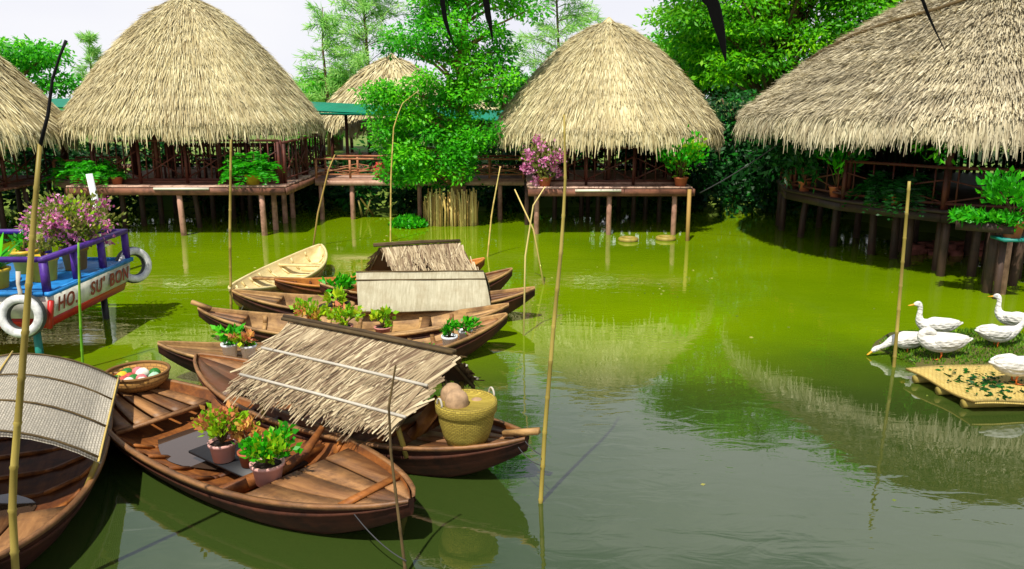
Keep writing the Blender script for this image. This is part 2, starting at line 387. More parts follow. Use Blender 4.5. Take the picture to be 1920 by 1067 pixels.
pm = n.new('ShaderNodeMapRange'); pm.inputs[1].default_value = .38; pm.inputs[2].default_value = .62; pm.inputs[3].default_value = .15; pm.inputs[4].default_value = 1
l.new(pz.outputs[0], pm.inputs[0])
hm = n.new('ShaderNodeMath'); hm.operation = 'MULTIPLY'; l.new(r1.outputs[0], hm.inputs[0]); l.new(pm.outputs[0], hm.inputs[1])
bp = n.new('ShaderNodeBump'); bp.inputs['Strength'].default_value = .5; bp.inputs['Distance'].default_value = .010
l.new(hm.outputs[0], bp.inputs['Height']); l.new(bp.outputs[0], b.inputs['Normal'])
m, n, l, b = newmat('bilge'); b.inputs['Base Color'].default_value = (.05, .03, .02, 1); b.inputs['Roughness'].default_value = .03; b.inputs['IOR'].default_value = 1.5

# ground with bare earth and grass
m, n, l, b = newmat('earth')
t = n.new('ShaderNodeTexCoord'); nz = n.new('ShaderNodeTexNoise'); nz.inputs['Scale'].default_value = .8; nz.inputs['Detail'].default_value = 8
l.new(t.outputs['Object'], nz.inputs['Vector'])
c = mixc(n, l, nz.outputs[0], (.05, .14, .008), (.20, .24, .03))
l.new(c, b.inputs['Base Color']); b.inputs['Roughness'].default_value = .95

# ================================================================ SETTING
def pond_edge(x):            # far bank of the pond
    return 21.6 + 0.5 * math.sin(x * .7) - (max(0, x - 7.5) * 2.3 if x > 7.5 else 0)
def bed_shade(x, y):         # made-up bed profile; its near drop feeds the shade painted on the water
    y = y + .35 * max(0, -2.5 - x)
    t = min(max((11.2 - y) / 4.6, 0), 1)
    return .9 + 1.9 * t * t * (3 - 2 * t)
gx = np.concatenate([np.linspace(-400, -32, 12), np.linspace(-30, 30, 61), np.linspace(32, 400, 12)])
gy = np.concatenate([np.linspace(-400, -16, 10), np.linspace(-14, 34, 97), np.linspace(36, 600, 14)])
V = []
for y in gy:
    for x in gx:
        inside = min(x + 24, y + 9, pond_edge(x) - y, 26 - x)
        z = -bed_shade(x, y) if inside > 1.2 else (0.35 - (inside + .6) * .7 if inside > -.6 else .35 + min(.5, (-inside - .6) * .05))
        V.append((x, y, z + .04 * math.sin(x * 1.7 + y)))
nx = len(gx)
Fc = [(j * nx + i, j * nx + i + 1, (j + 1) * nx + i + 1, (j + 1) * nx + i) for j in range(len(gy) - 1) for i in range(nx - 1)]
tag(MB().add(V, Fc).build('ground', M['earth'], smooth=True), None, kind='structure')
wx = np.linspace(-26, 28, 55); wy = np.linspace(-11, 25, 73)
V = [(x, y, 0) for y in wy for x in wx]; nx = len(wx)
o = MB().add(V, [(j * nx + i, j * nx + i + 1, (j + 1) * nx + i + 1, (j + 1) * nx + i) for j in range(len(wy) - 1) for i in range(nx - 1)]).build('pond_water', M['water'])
at_ = o.data.attributes.new('near_shade', 'FLOAT', 'POINT'); at_.data.foreach_set('value', np.array([bed_shade(x, y) for x, y, _ in V], np.float32))
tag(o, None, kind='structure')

# undergrowth along the far bank, dark, one mass nobody could count
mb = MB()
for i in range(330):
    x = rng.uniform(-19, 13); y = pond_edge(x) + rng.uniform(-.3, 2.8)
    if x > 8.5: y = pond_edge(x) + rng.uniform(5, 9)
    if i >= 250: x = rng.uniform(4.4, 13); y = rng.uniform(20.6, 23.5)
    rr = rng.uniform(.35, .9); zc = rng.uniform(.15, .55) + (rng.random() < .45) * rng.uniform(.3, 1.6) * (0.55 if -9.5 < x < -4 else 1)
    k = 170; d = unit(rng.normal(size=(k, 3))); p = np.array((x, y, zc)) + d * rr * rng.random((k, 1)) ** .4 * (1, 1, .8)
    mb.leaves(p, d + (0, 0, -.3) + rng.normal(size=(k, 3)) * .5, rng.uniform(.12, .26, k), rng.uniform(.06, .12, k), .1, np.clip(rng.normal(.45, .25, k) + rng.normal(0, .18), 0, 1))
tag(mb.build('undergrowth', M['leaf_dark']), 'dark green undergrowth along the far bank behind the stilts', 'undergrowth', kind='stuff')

# ================================================================ THATCHED HUTS
def dome_roof(root, R0, ze, h, p=1.5, nblade=14000, blen=.5, bw=.03, mat='thatch', fringe=.38, capname=True, tz=0.0, t0=0, t1=2 * math.pi, rag=1.0):
    """thatched conical roof: core + blades in one mesh, a topknot as sub-part"""
    mb = MB()
    U = np.linspace(.0, 1, 18); A = np.linspace(0, 2 * np.pi, 48, endpoint=False)
    V = []
    for u in U:
        for a in A: V.append((R0 * u * math.cos(a), R0 * u * math.sin(a), ze + h * (1 - u ** p)))
    na = len(A)
    Fc = [(i * na + j, i * na + (j + 1) % na, (i + 1) * na + (j + 1) % na, (i + 1) * na + j) for i in range(len(U) - 1) for j in range(na)]
    mb.add(V, Fc, 0.12)
    V2 = [(x * .985, y * .985, z - .16) for x, y, z in V]
    mb.add(V2, [f[::-1] for f in Fc], 0.0)
    # blades
    nb = nblade
    u = np.sqrt(rng.uniform(0.0004, 1, nb)); a = rng.uniform(t0, t1, nb)
    # slight tier structure
    tier = 13; u = np.where(rng.random(nb) < .55, (np.floor(u * tier) + rng.normal(0.5, .16, nb)) / tier, u); u = np.clip(u, .015, 1.0)
    def surf(u, a):
        return np.stack([R0 * u * np.cos(a), R0 * u * np.sin(a), ze + h * (1 - np.minimum(u, 1.3) ** p)], -1)
    L = blen * rng.uniform(.55, 1.25, nb)
    slope = np.sqrt(R0 ** 2 + (h * p * u ** (p - 1)) ** 2)
    du = L / slope
    da = rng.normal(0, .10, nb) * du / np.maximum(u, .08)
    nrm = unit(np.stack([h * p * u ** (p - 1) * np.cos(a), h * p * u ** (p - 1) * np.sin(a), np.full(nb, R0)], -1))
    off = rng.uniform(.015, .06, nb)[:, None]
    lift = np.abs(rng.normal(0, .045, nb))[:, None] * rag
    p0 = surf(np.maximum(u - du * .5, .005), a - da * .5) + nrm * off * .5
    p1 = surf(np.minimum(u, 1.02), a) + nrm * (off + .015)
    ue = u + du * .5
    over = np.maximum(ue - 1.0, 0) * R0
    p2 = surf(np.minimum(ue, 1.0), a + da * .5) + nrm * (off + lift)
    rad = np.stack([np.cos(a), np.sin(a), np.zeros(nb)], -1)
    p2 = p2 + rad * (over * .35)[:, None] + np.array((0, 0, -1.0)) * (over * 1.1)[:, None]
    mb._sidehint = nrm + rng.normal(0, .25, (nb, 3))
    wd = bw * rng.uniform(.5, 1.3, nb)
    tint = np.clip(rng.beta(2.2, 1.6, nb) + rng.normal(0, .08, nb), 0, 1)
    mb.strips(np.stack([p0, p1, p2], 1), np.stack([wd, wd, wd * .35], 1), tint)
    # eave fringe
    nf = int(nb * .42 * R0 / 3)
    a = rng.uniform(t0, t1, nf); s0 = rng.uniform(.93, 1.0, nf)
    wob = .10 * np.sin(a * 9) + .07 * np.sin(a * 23 + 1)
    Lf = fringe * rng.uniform(.45, 1.15, nf) * (1 + wob * 1.5) + (rng.random(nf) < .05) * .18
    rad = np.stack([np.cos(a), np.sin(a), np.zeros(nf)], -1)
    q0 = surf(s0, a) + rng.normal(0, .02, (nf, 3)); q1 = q0 + rad * (Lf * .38 + (1 - s0) * R0 * .5)[:, None] * .6 + np.array((0, 0, -1)) * (Lf * .5)[:, None]
    q2 = q1 + rad * (Lf * .06)[:, None] + np.array((0, 0, -1)) * (Lf * .6)[:, None] + rng.normal(0, .03, (nf, 3))
    mb._sidehint = rad + rng.normal(0, .35, (nf, 3))
    wd = bw * 1.25 * rng.uniform(.5, 1.4, nf)
    mb.strips(np.stack([q0, q1, q2], 1), np.stack([wd, wd, wd * .3], 1), np.clip(rng.beta(2.2, 1.5, nf), 0, 1))
    roof = mb.build('roof', M[mat], root)
    if capname:
        cb = MB(); k = 260; a = rng.uniform(0, 2 * np.pi, k)
        z0 = ze + h
        rad = np.stack([np.cos(a), np.sin(a), np.zeros(k)], -1)
        q0 = np.array((0, 0, z0 + .16)) + rad * .03; q1 = np.array((0, 0, z0 + .02)) + rad * rng.uniform(.10, .2, k)[:, None]
        q2 = np.array((0, 0, z0 - .14)) + rad * rng.uniform(.3, .5, k)[:, None]
        cb._sidehint = rad + (0, 0, .5)
        cb.lathe([(.02, z0 + .17), (.1, z0 + .08), (.2, z0 - .05), (.3, z0 - .1)], seg=12, tint=.3)
        cb.strips(np.stack([q0, q1, q2], 1), np.full(k, .035), rng.random(k))
        cb.build('ridge_cap', M[mat], roof)
    return roof

def pile(root, x, y, top, mat='pile_shade', r=.06, lean=(0, 0), bot=-.7):
    mb = MB(); mb.tube([(x + lean[0], y + lean[1], bot), (x + lean[0] * .4, y + lean[1] * .4, top * .5), (x, y, top)], [r * 1.1, r, r * .95], 9)
    return mb.build('pile', M[mat], root, smooth=True)

def rail_panel(root, p0, p1, z0, z1, mat, slats=0, cross=2, rt=.05, name='railing', mid=False):
    """one railing: rails, uprights, X braces"""
    mb = MB(); p0 = np.array(p0, float); p1 = np.array(p1, float)
    def at(t, z): q = p0 + (p1 - p0) * t; return (q[0], q[1], z)
    mb.beam(at(0, z1), at(1, z1), rt, rt); mb.beam(at(0, z0 + .1), at(1, z0 + .1), rt * .8)
    if mid: mb.beam(at(0, z1 - .22), at(1, z1 - .22), rt * .7)
    for i in range(cross + 1):
        t = min(max(i / cross, .004), .996); mb.beam(at(t, z0 + .002), at(t, z1 - rt / 2), rt * 1.1)
    for i in range(cross):
        a, b_ = i / cross, (i + 1) / cross
        mb.beam(at(a, z0 + .12), at(b_, z1 - .2), rt * .55); mb.beam(at(a, z1 - .2), at(b_, z0 + .12), rt * .45)
    for i in range(slats):
        t = (i + .5) / slats; mb.beam(at(t, z0 + .12), at(t, z1 - .03), rt * .45)
    return mb.build(name, M[mat], root)

def deck_planks(root, x0, x1, y0, y1, z, mat, name='deck', along='x'):
    mb = MB()
    nrow = int((y1 - y0) / .17)
    for i in range(nrow):
        ya = y0 + (y1 - y0) * i / nrow; yb = y0 + (y1 - y0) * (i + 1) / nrow - .012
        mb.box(((x0 + x1) / 2, (ya + yb) / 2, z - .02), (x1 - x0 + rng.uniform(-.06, .06), yb - ya, .04), tint=rng.random())
    return mb.build(name, M[mat], root)

def hut_thing(name, label, c, group='thatched stilt huts'):
    return thing(name, label, 'hut', (c[0], c[1], 0), 0, group)

# ---- hut at left: big cone roof
c = (-7.72, 20.0)
h1 = hut_thing('thatched_hut', 'stilt hut with the tall pale cone roof reaching the top edge, left of the tree', c)
dome_roof(h1, 2.93, 2.40, 2.83, p=1.55, nblade=38000, bw=.019, fringe=.30)
def loc(c, x, y): return (x - c[0], y - c[1])
X0, X1, Y0, Y1, DZ = -9.7, -4.95, 17.45, 22.2, 1.10
dk = deck_planks(h1, X0 - c[0], X1 - c[0], Y0 - c[1], Y1 - c[1], DZ, 'deck_pale')
mb = MB()
mb.beam((X0 - c[0], Y0 - c[1] - .03, DZ - .12), (X1 - c[0], Y0 - c[1] - .03, DZ - .12), .05, .15)
mb.beam((X1 - c[0] + .03, Y0 - c[1], DZ - .12), (X1 - c[0] + .03, Y1 - c[1], DZ - .12), .05, .15)
for yy in (18.5, 20, 21.5): mb.beam((X0 - c[0], yy - c[1], DZ - .12), (X1 - c[0], yy - c[1], DZ - .12), .08, .14)
mb.build('deck_beam', M['deck_red'], h1)
# kerb plank lying on the deck edge
mb = MB(); mb.beam((X0 - c[0] + .1, Y0 - c[1] + .5, DZ + .05), (X1 - c[0] - .2, Y0 - c[1] + .5, DZ + .05), .12, .08); mb.build('deck_edge', M['deck_red'], h1)
for px, y, mt, ln in ((338, 17.5, 'pile_lit', (.05, 0)), (492, 17.5, 'pile_lit', (.02, 0)), (515, 18.3, 'pile_lit', (0, 0)), (534, 19.3, 'pile_lit', (0, 0)), (549, 20.2, 'pile_lit', (0, 0)),
                      (196, 17.7, 'pile_lit', (.04, 0)), (232, 18.6, 'pile_shade', (0, 0)), (268, 18.9, 'pile_shade', (0, 0)), (302, 19.2, 'pile_shade', (0, 0)), (366, 18.6, 'pile_shade', (.12, 0)),
                      (400, 20, 'pile_shade', (0, 0)), (438, 20, 'pile_shade', (0, 0)), (470, 20, 'pile_shade', (0, 0)), (330, 21, 'pile_shade', (0, 0)), (385, 21.4, 'pile_shade', (0, 0)), (455, 21.6, 'pile_shade', (0, 0))):
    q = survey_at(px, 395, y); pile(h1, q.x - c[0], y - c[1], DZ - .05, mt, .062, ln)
PX0, PX1, PY0, PY1 = -9.3, -5.15, 17.95, 21.9
cs = [(PX0, PY0), (-7.9, PY0), (-6.5, PY0), (PX1, PY0), (PX0, PY1), (PX1, PY1), (-7.2, PY1), (PX1, 19.9), (PX0, 19.9)]
for x, y in cs:
    MB().tube([(x - c[0], y - c[1], DZ), (x - c[0], y - c[1], 2.75 if math.hypot(x - c[0], y - c[1]) < 2.4 else 2.06)], .055, 9).build('post', M['rail_red'], h1, smooth=True)
rail_panel(h1, loc(c, PX0, PY0 - .08), loc(c, PX1, PY0 - .08), DZ, 2.05, 'rail_red', slats=26, cross=4)
rail_panel(h1, loc(c, PX1 + .08, PY0), loc(c, PX1 + .08, PY1), DZ, 2.0, 'rail_red', slats=14, cross=4)
rail_panel(h1, loc(c, PX0, PY1 + .08), loc(c, PX1, PY1 + .08), DZ, 2.0, 'rail_red', slats=18, cross=4)
MB().box((survey_at(340, 347, 17.4).x - c[0], 17.38 - c[1], 1.045), (1.2, .045, .05)).build('lamp_tube', M['lamp_white'], h1)

# ---- hut in the middle
c = (2.28, 19.75)
h2 = hut_thing('thatched_hut', 'stilt hut with cone roof right of the central tree, pink flowers on its deck corner', c)
dome_roof(h2, 2.66, 2.26, 2.38, p=1.6, nblade=34000, bw=.019, fringe=.32)
X0, X1, Y0, Y1, DZ = .35, 3.95, 17.5, 21.7, 1.07
deck_planks(h2, X0 - c[0], X1 - c[0], Y0 - c[1], Y1 - c[1], DZ, 'deck_pale')
mb = MB()
mb.beam((X0 - c[0], Y0 - c[1] - .03, DZ - .12), (X1 - c[0], Y0 - c[1] - .03, DZ - .12), .05, .15)
mb.beam((X1 - c[0] + .03, Y0 - c[1], DZ - .12), (X1 - c[0] + .03, Y1 - c[1], DZ - .12), .05, .15)
for yy in (18.6, 20, 21.2): mb.beam((X0 - c[0], yy - c[1], DZ - .12), (X1 - c[0], yy - c[1], DZ - .12), .08, .14)
mb.build('deck_beam', M['deck_red'], h2)
MB().beam((X0 - c[0] + .1, Y0 - c[1] + .45, DZ + .05), (X1 - c[0] - .2, Y0 - c[1] + .45, DZ + .05), .12, .08).build('deck_edge', M['deck_pale'], h2)
for px, y, mt in ((1142, 17.6, 'pile_lit'), (1264, 17.6, 'pile_lit'), (1006, 17.7, 'pile_lit'), (988, 19, 'pile_shade'), (1188, 19.4, 'pile_shade'), (1210, 19.8, 'pile_shade'),
                  (1236, 19.4, 'pile_shade'), (1121, 19.6, 'pile_shade'), (1090, 20.4, 'pile_shade'), (1102, 21, 'pile_shade'), (1040, 20, 'pile_shade'), (1060, 21, 'pile_shade'), (1160, 21.3, 'pile_shade')):
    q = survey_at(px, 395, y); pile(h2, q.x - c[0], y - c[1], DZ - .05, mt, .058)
PX0, PX1, PY0, PY1 = .6, 3.75, 17.95, 21.5
for x, y in [(PX0, PY0), (2.15, PY0), (PX1, PY0), (PX0, PY1), (PX1, PY1), (2.2, PY1), (PX1, 19.7), (PX0, 19.7)]:
    MB().tube([(x - c[0], y - c[1], DZ), (x - c[0], y - c[1], 2.6)], .055, 9).build('post', M['rail_red'], h2, smooth=True)
rail_panel(h2, loc(c, PX0, PY0 - .08), loc(c, PX1, PY0 - .08), DZ, 1.9, 'rail_red', slats=14, cross=3)
rail_panel(h2, loc(c, PX1 + .08, PY0), loc(c, PX1 + .08, PY1), DZ, 1.9, 'rail_red', slats=8, cross=3)
rail_panel(h2, loc(c, PX0, PY1 + .08), loc(c, PX1, PY1 + .08), DZ, 1.9, 'rail_red', slats=16, cross=3)
MB().box((survey_at(1122, 350, 17.4).x - c[0], 17.43 - c[1], 1.0), (1.0, .045, .05)).build('lamp_tube', M['lamp_white'], h2)

# ---- big hut at right, near
c = (9.7, 16.45)
h3 = hut_thing('thatched_hut', 'largest stilt hut, greyish shaggy roof cut off by the right edge', c)
rf = dome_roof(h3, 4.9, 2.56, 2.85, nblade=60000, blen=.34, bw=.019, mat='thatch_grey', fringe=.30, rag=1.3, t0=R(120), t1=R(320))
# bamboo binding pole over the thatch near its top
def dome_pt(c, R0, ze, h, u, a, off=.06): return (R0 * u * math.cos(a), R0 * u * math.sin(a), ze + h * (1 - u ** 1.5) + off)
mb = MB(); mb.tube([dome_pt(c, 4.9, 2.56, 2.85, u, a, .15) for u, a in ((.74, R(166)), (.69, R(172)), (.62, R(183)), (.56, R(198)), (.51, R(213)), (.44, R(225)), (.38, R(240)))], .03, 7)
mb.build('binding_pole', M['dry_twig'], rf, smooth=True)
DZ = 1.15; na = 14; RD = 4.1
mb = MB(); pts = [(RD * math.cos(2 * math.pi * i / na), RD * math.sin(2 * math.pi * i / na)) for i in range(na)]
V = [(x, y, DZ) for x, y in pts] + [(x, y, DZ - .05) for x, y in pts]
mb.add(V, [tuple(range(na)), tuple(range(na, 2 * na))[::-1]] + [(i, na + i, na + (i + 1) % na, (i + 1) % na) for i in range(na)]); mb.build('deck', M['beam_shade'], h3)
mb = MB()
for i in range(na): mb.beam((*[q * .985 for q in pts[i]], DZ - .13), (*[q * .985 for q in pts[(i + 1) % na]], DZ - .13), .06, .15)
mb.build('deck_beam', M['beam_shade'], h3)
for i in range(na):
    a = 2 * math.pi * i / na
    MB().tube([(3.9 * math.cos(a), 3.9 * math.sin(a), DZ), (3.9 * math.cos(a), 3.9 * math.sin(a), 2.75)], .06, 8).build('post', M['rail_red'], h3, smooth=True)
for i in range(4, 12):
    a, b2 = 2 * math.pi * i / na, 2 * math.pi * (i + 1) / na
    rail_panel(h3, (4.0 * math.cos(a), 4.0 * math.sin(a)), (4.0 * math.cos(b2), 4.0 * math.sin(b2)), DZ, 1.85, 'rail_red', slats=5, cross=1)
for x, y, mt, ln in ((7.62, 12.12, 'pile_lit', (0, 0)), (7.45, 12.2, 'pile_shade', (0, 0)), (7.5, 13.85, 'pile_shade', (0, 0)), (7.14, 14.2, 'pile_shade', (0, 0)), (6.95, 15.3, 'pile_shade', (.06, 0)), (6.75, 16.4, 'pile_shade', (-.1, 0)),
                     (6.4, 17.3, 'pile_shade', (-.12, 0)), (6.2, 18.2, 'pile_shade', (0, 0)), (6.35, 18.9, 'pile_shade', (0, 0)), (7.9, 14.6, 'pile_shade', (0, 0)), (8.3, 14.2, 'pile_shade', (.1, 0)), (8.5, 13.2, 'pile_shade', (.05, 0)),
                     (8.9, 13.9, 'pile_shade', (0, 0)), (9.3, 13.4, 'pile_shade', (0, 0)), (7.7, 15.6, 'pile_shade', (0, 0)), (8.2, 16.1, 'pile_shade', (0, 0)), (7.5, 17.2, 'pile_shade', (0, 0)), (8.8, 15.2, 'pile_shade', (0, 0)), (9.6, 14.4, 'pile_shade', (0, 0)), (6.6, 16.2, 'pile_shade', (0, 0)), (7.2, 14.9, 'pile_shade', (.05, 0)), (7.35, 13.4, 'pile_shade', (0, 0)), (7.9, 13.4, 'pile_shade', (-.05, 0)), (7.75, 12.75, 'pile_shade', (0, 0)), (8.7, 14.4, 'pile_shade', (0, 0)),
                     (9.9, 13, 'pile_shade', (0, 0)), (9.4, 12.6, 'pile_shade', (.03, 0)), (8.05, 13.0, 'pile_shade', (0, 0)), (8.25, 12.7, 'pile_shade', (-.15, 0)), (9.0, 12.9, 'pile_lit', (-.1, 0)), (7.2, 18.6, 'pile_shade', (0, 0)), (8.6, 17.5, 'pile_shade', (0, 0))):
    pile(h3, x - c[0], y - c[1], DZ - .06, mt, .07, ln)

# dark slats added on the far side to darken the interior, hanging vines under the eave
mb = MB()
for k_ in range(96):
    a = R(-95 + 215 * k_ / 95); mb.beam((3.8 * math.cos(a), 3.8 * math.sin(a), DZ + .003), (3.8 * math.cos(a), 3.8 * math.sin(a), 2.75), .07, .12, up=(math.cos(a), math.sin(a), 0), tint=rng.random())
mb.build('shade_screen', M['pile_shade'], h3)
def vine(label, a, r, z0, ln, n_, mat='leaf_dark'):
    t_ = thing('hanging_vine', label, 'vine', (9.7 + r * math.cos(R(a)), 16.45 + r * math.sin(R(a)), z0), 0, 'vines hanging under the right hut eave')
    sb, lb = MB(), MB()
    for i in range(n_):
        x, y = rng.normal(0, .22, 2); l_ = ln * rng.uniform(.5, 1.1); dx = rng.normal(0, .06)
        k = int(30 * l_); u = rng.random(k); p = np.stack([x + dx * 1.5 * u + rng.normal(0, .04, k), y + rng.normal(0, .04, k), -l_ * u], 1)
        lb.leaves(p, rng.normal(size=(k, 3)) * (.7, .7, .3) + (0, 0, -.7), rng.uniform(.10, .2, k), rng.uniform(.045, .08, k), .1)
    lb.build('leaves', M[mat], t_)
vine('dark vine curtain hanging at the far left end of the right hut', 178, 4.3, 2.45, 1.0, 14)
vine('vine curtain with a few paler leaves above the second terracotta pot', 194, 4.3, 2.45, 1.05, 14, 'leaf_dark')
vine('short leafy vine hanging above the big drooping fern', 212, 4.25, 2.45, .55, 10)
vine('thin green vine hanging under the eave near the right edge', 232, 4.35, 2.45, .45, 8, 'leaf_tree')
# ---- cut-off hut at far left
c = (-13.05, 18.0)
h4 = hut_thing('thatched_hut', 'stilt hut at the left edge, only the right flank of its roof in view', c)
dome_roof(h4, 2.95, 2.25, 2.7, nblade=11000)
DZ = 1.07
deck_planks(h4, -2.2, 2.2, -2.1, 2.2, DZ, 'deck_red')
for x in (-2, -.6, .7, 1.5, 2.1):
    for y in (-2, 0, 2): pile(h4, x, y, DZ - .04, 'pile_shade')
for x in (-2, 0, 2):
    for y in (-1.9, 1.9): MB().tube([(x, y, DZ), (x, y, 2.6)], .055, 8).build('post', M['rail_red'], h4, smooth=True)
rail_panel(h4, (-2, -1.95), (2, -1.95), DZ, 1.9, 'rail_red', slats=12, cross=3); rail_panel(h4, (2.05, -1.9), (2.05, 2), DZ, 1.9, 'rail_red', slats=10, cross=3)

# ---- hut far behind the green tin roof
c = (-4.05, 28.0)
h5 = hut_thing('thatched_hut', 'distant hut with brownish peaked thatch behind the green tin roof', c)
dome_roof(h5, 2.65, 2.2, 2.05, nblade=7000, bw=.045, blen=.6)
for x in (-1.8, -.6, .6, 1.8):
    for y in (-1.6, 1.6): MB().tube([(x, y, .3), (x, y, 2.5)], .06, 8).build('post', M['rail_red'], h5, smooth=True)
deck_planks(h5, -2, 2, -1.9, 1.9, 1.0, 'deck_red')
# ---- small shelter behind the tree
c = (-.95, 25.5)
h6 = hut_thing('thatched_shelter', 'small yellowish thatched shelter peeking out between tree and middle hut', c, None)
dome_roof(h6, 1.15, 2.0, .75, nblade=2200, bw=.045, blen=.4, fringe=.3)
for x in (-.7, .7):
    for y in (-.7, .7): MB().tube([(x, y, .3), (x, y, 2.2)], .05, 8).build('post', M['rail_warm'], h6, smooth=True)

# ---- furniture in the huts
def chair(label, loc_, rz):
    t = thing('chair', label, 'chair', loc_, rz, 'dark red chairs inside the left hut')
    MB().box((0, 0, .44), (.44, .44, .04)).build('seat', M['rail_red'], t)
    mb = MB(); mb.box((0, .2, .98), (.44, .03, .08)); mb.box((0, .2, .55), (.44, .03, .04))
    for x in (-.15, -.05, .05, .15): mb.box((x, .2, .755), (.03, .02, .37))
    mb.build('backrest', M['rail_red'], t)
    for x in (-.2, .2):
        MB().box((x, -.2, .21), (.04, .04, .42)).build('leg', M['rail_red'], t)
        MB().box((x, .2, .21), (.04, .04, .42)).build('leg', M['rail_red'], t)
    return t
ch0 = chair('dark red slat-backed chair nearest the green fern inside the left hut', (-6.35, 19.0, 1.10), R(180))
dup(ch0, (-7.1, 19.0, 1.10), R(180), 'dark red slat-backed chair in the middle of the left hut front row')
dup(ch0, (-7.9, 19.0, 1.10), R(180), 'dark red slat-backed chair on the left of the left hut front row')
def table(label, loc_, sx, sy):
    t = thing('table', label, 'table', loc_)
    MB().box((0, 0, .73), (sx, sy, .05)).build('tabletop', M['rail_red'], t)
    for x in (-1, 1):
        for y in (-1, 1): MB().box((x * (sx / 2 - .08), y * (sy / 2 - .08), .352), (.07, .07, .7)).build('leg', M['rail_red'], t)
table('dark red dining table behind the railing of the left hut', (-7.1, 20.0, 1.10), 2.4, .9)
table('dark wooden dining table behind the railing of the middle hut', (2.2, 19.6, 1.07), 1.9, .9)

# ================================================================ WALKWAYS
def walkway(label, x0, x1, y, z, piles, mat, railmat, pm='pile_lit', cross=6):
    t = thing('footbridge', label, 'footbridge', ((x0 + x1) / 2, y, 0)); L = (x1 - x0) / 2
    deck_planks(t, -L, L, -.55, .55, z, mat)
    MB().beam((-L, -.57, z - .1), (L, -.57, z - .1), .05, .12).build('deck_beam', M['deck_pale'], t)
    rail_panel(t, (-L, -.5), (L, -.5), z, z + .48, railmat, cross=cross, rt=.045); rail_panel(t, (-L, .5), (L, .5), z, z + .48, railmat, cross=cross, rt=.045)
    for px in piles: pile(t, px - (x0 + x1) / 2, -.45, z - .05, pm, .06)
    return t
walkway('red railed wooden footbridge from the left hut to behind the tree', -4.85, .3, 20.35, 1.02, (-4.75, -3.98, -2.3, -1.2, -.3), 'deck_pale', 'rail_warm')
walkway('shaded wooden footbridge between the left edge hut and the tall hut', -10.8, -9.72, 19.5, 1.05, (-10.6, -10.2), 'deck_pale', 'rail_warm', cross=2)
# covered way roof
t = thing('covered_walkway', 'long green tin roofed walkway running behind the huts', 'walkway', (-4, 24.6, 0))
mb = MB()
def tinz(x): return 2.93 - max(0, x + 4 + 4) * .045
nx_ = 40; xs = np.linspace(-14, 14, nx_)
V = []
for x in xs: V += [(x, -.7, tinz(x - 4) - .24), (x, 0, tinz(x - 4)), (x, .7, tinz(x - 4) - .24)]
V2 = [(x, y, z - .03) for x, y, z in V]; nv = len(V)
Fc = [(3 * i + j, 3 * i + 3 + j, 3 * i + 4 + j, 3 * i + 1 + j) for i in range(nx_ - 1) for j in range(2)]
mb.add(V, Fc).add(V2, [f[::-1] for f in Fc]); mb.beam((-14, -.72, tinz(-18) - .27), (0, -.72, tinz(-4) - .27), .02, .07); mb.beam((0, -.72, tinz(-4) - .27), (14, -.72, tinz(10) - .27), .02, .07)
mb.build('roof', M['tin_green'], t)
for x in range(-13, 14, 3): MB().tube([(x, 0, .3), (x, 0, tinz(x - 4) - .05)], .05, 8).build('post', M['rail_red'], t, smooth=True)
deck_planks(t, -14, 14, -.6, .6, .95, 'deck_red')

# ================================================================ TREES
def tree(name, label, base, trunk_pts, trunk_r, limbs, clumps, leafmat, barkmat, nleaf, L, W, group=None, cat='tree', droop=-.25, tintvar=.2):
    t = thing(name, label, cat, base, 0, group); B = np.array(base)
    mb = MB(); mb.tube([np.array(p) for p in trunk_pts], trunk_r, 9)
    for pts, r in limbs: mb.tube(pts, r, 6)
    mb.build('trunk', M[barkmat], t, smooth=True)
    lb = MB(); tot = sum(r[0] * r[1] + r[0] * r[2] for c_, r in clumps)
    for c_, r in clumps:
        k = max(20, int(nleaf * (r[0] * r[1] + r[0] * r[2]) / tot)); d = unit(rng.normal(size=(k, 3)))
        rad = rng.random((k, 1)) ** .45 * (1 + .25 * rng.normal(size=(k, 1)) * (rng.random((k, 1)) < .3))
        p = np.array(c_) + d * rad * np.array(r)
        dd = d * .6 + rng.normal(size=(k, 3)) * (.6, .6, .4) + np.array((0, 0, droop))
        lb.leaves(p, dd, L * rng.uniform(.6, 1.3, k), W * rng.uniform(.6, 1.3, k), .08, np.clip(rng.normal(.52, .2, k) + rng.normal(0, tintvar), 0, 1), 2.2)
    lb.build('crown', M[leafmat], t)
    return t
# central tree
base = (-1.42, 19.2, 0)
tp = [(0, 0, -.3), (.0, 0, .5), (.1, .05, 1.0), (.28, .1, 1.5), (.42, .1, 2.1), (.25, .1, 2.8), (.2, 0, 3.6), (.35, 0, 4.8), (.4, 0, 6.2)]
cl = []
for i in range(170):
    z = rng.uniform(1.1, 7.4); 
    wl = np.interp(z, [1.0, 2, 3, 4, 5, 7.2], [1.3, 1.8, 1.95, 1.5, 1.5, 1.1]); wr = np.interp(z, [1.0, 1.8, 2.6, 3.6, 5, 7.2], [-.1, .5, 1.3, 1.7, 1.95, 1.4])
    x = rng.uniform(-wl, wr) + .1; r = rng.uniform(.22, .5)
    cl.append(((x, rng.uniform(-.9, .9), z), (r * 1.15, r, r * .7)))
limbs = []
for c_, r in cl[::2]:
    zt = max(.9, c_[2] - rng.uniform(.3, .9)); tx = np.interp(zt, [q[2] for q in tp], [q[0] for q in tp])
    limbs.append(([(tx, 0, zt), ((tx + c_[0]) / 2, c_[1] * .5, (zt + c_[2]) / 2 + .1), c_], [.045, .03, .012]))
tree('pond_tree', 'tall bright green tree with leaning bare trunk rising from the bamboo palisade', base, tp, [.17, .15, .14, .13, .11, .1, .09, .06, .03], limbs, cl, 'leaf_tree', 'bark', 46000, .11, .055)

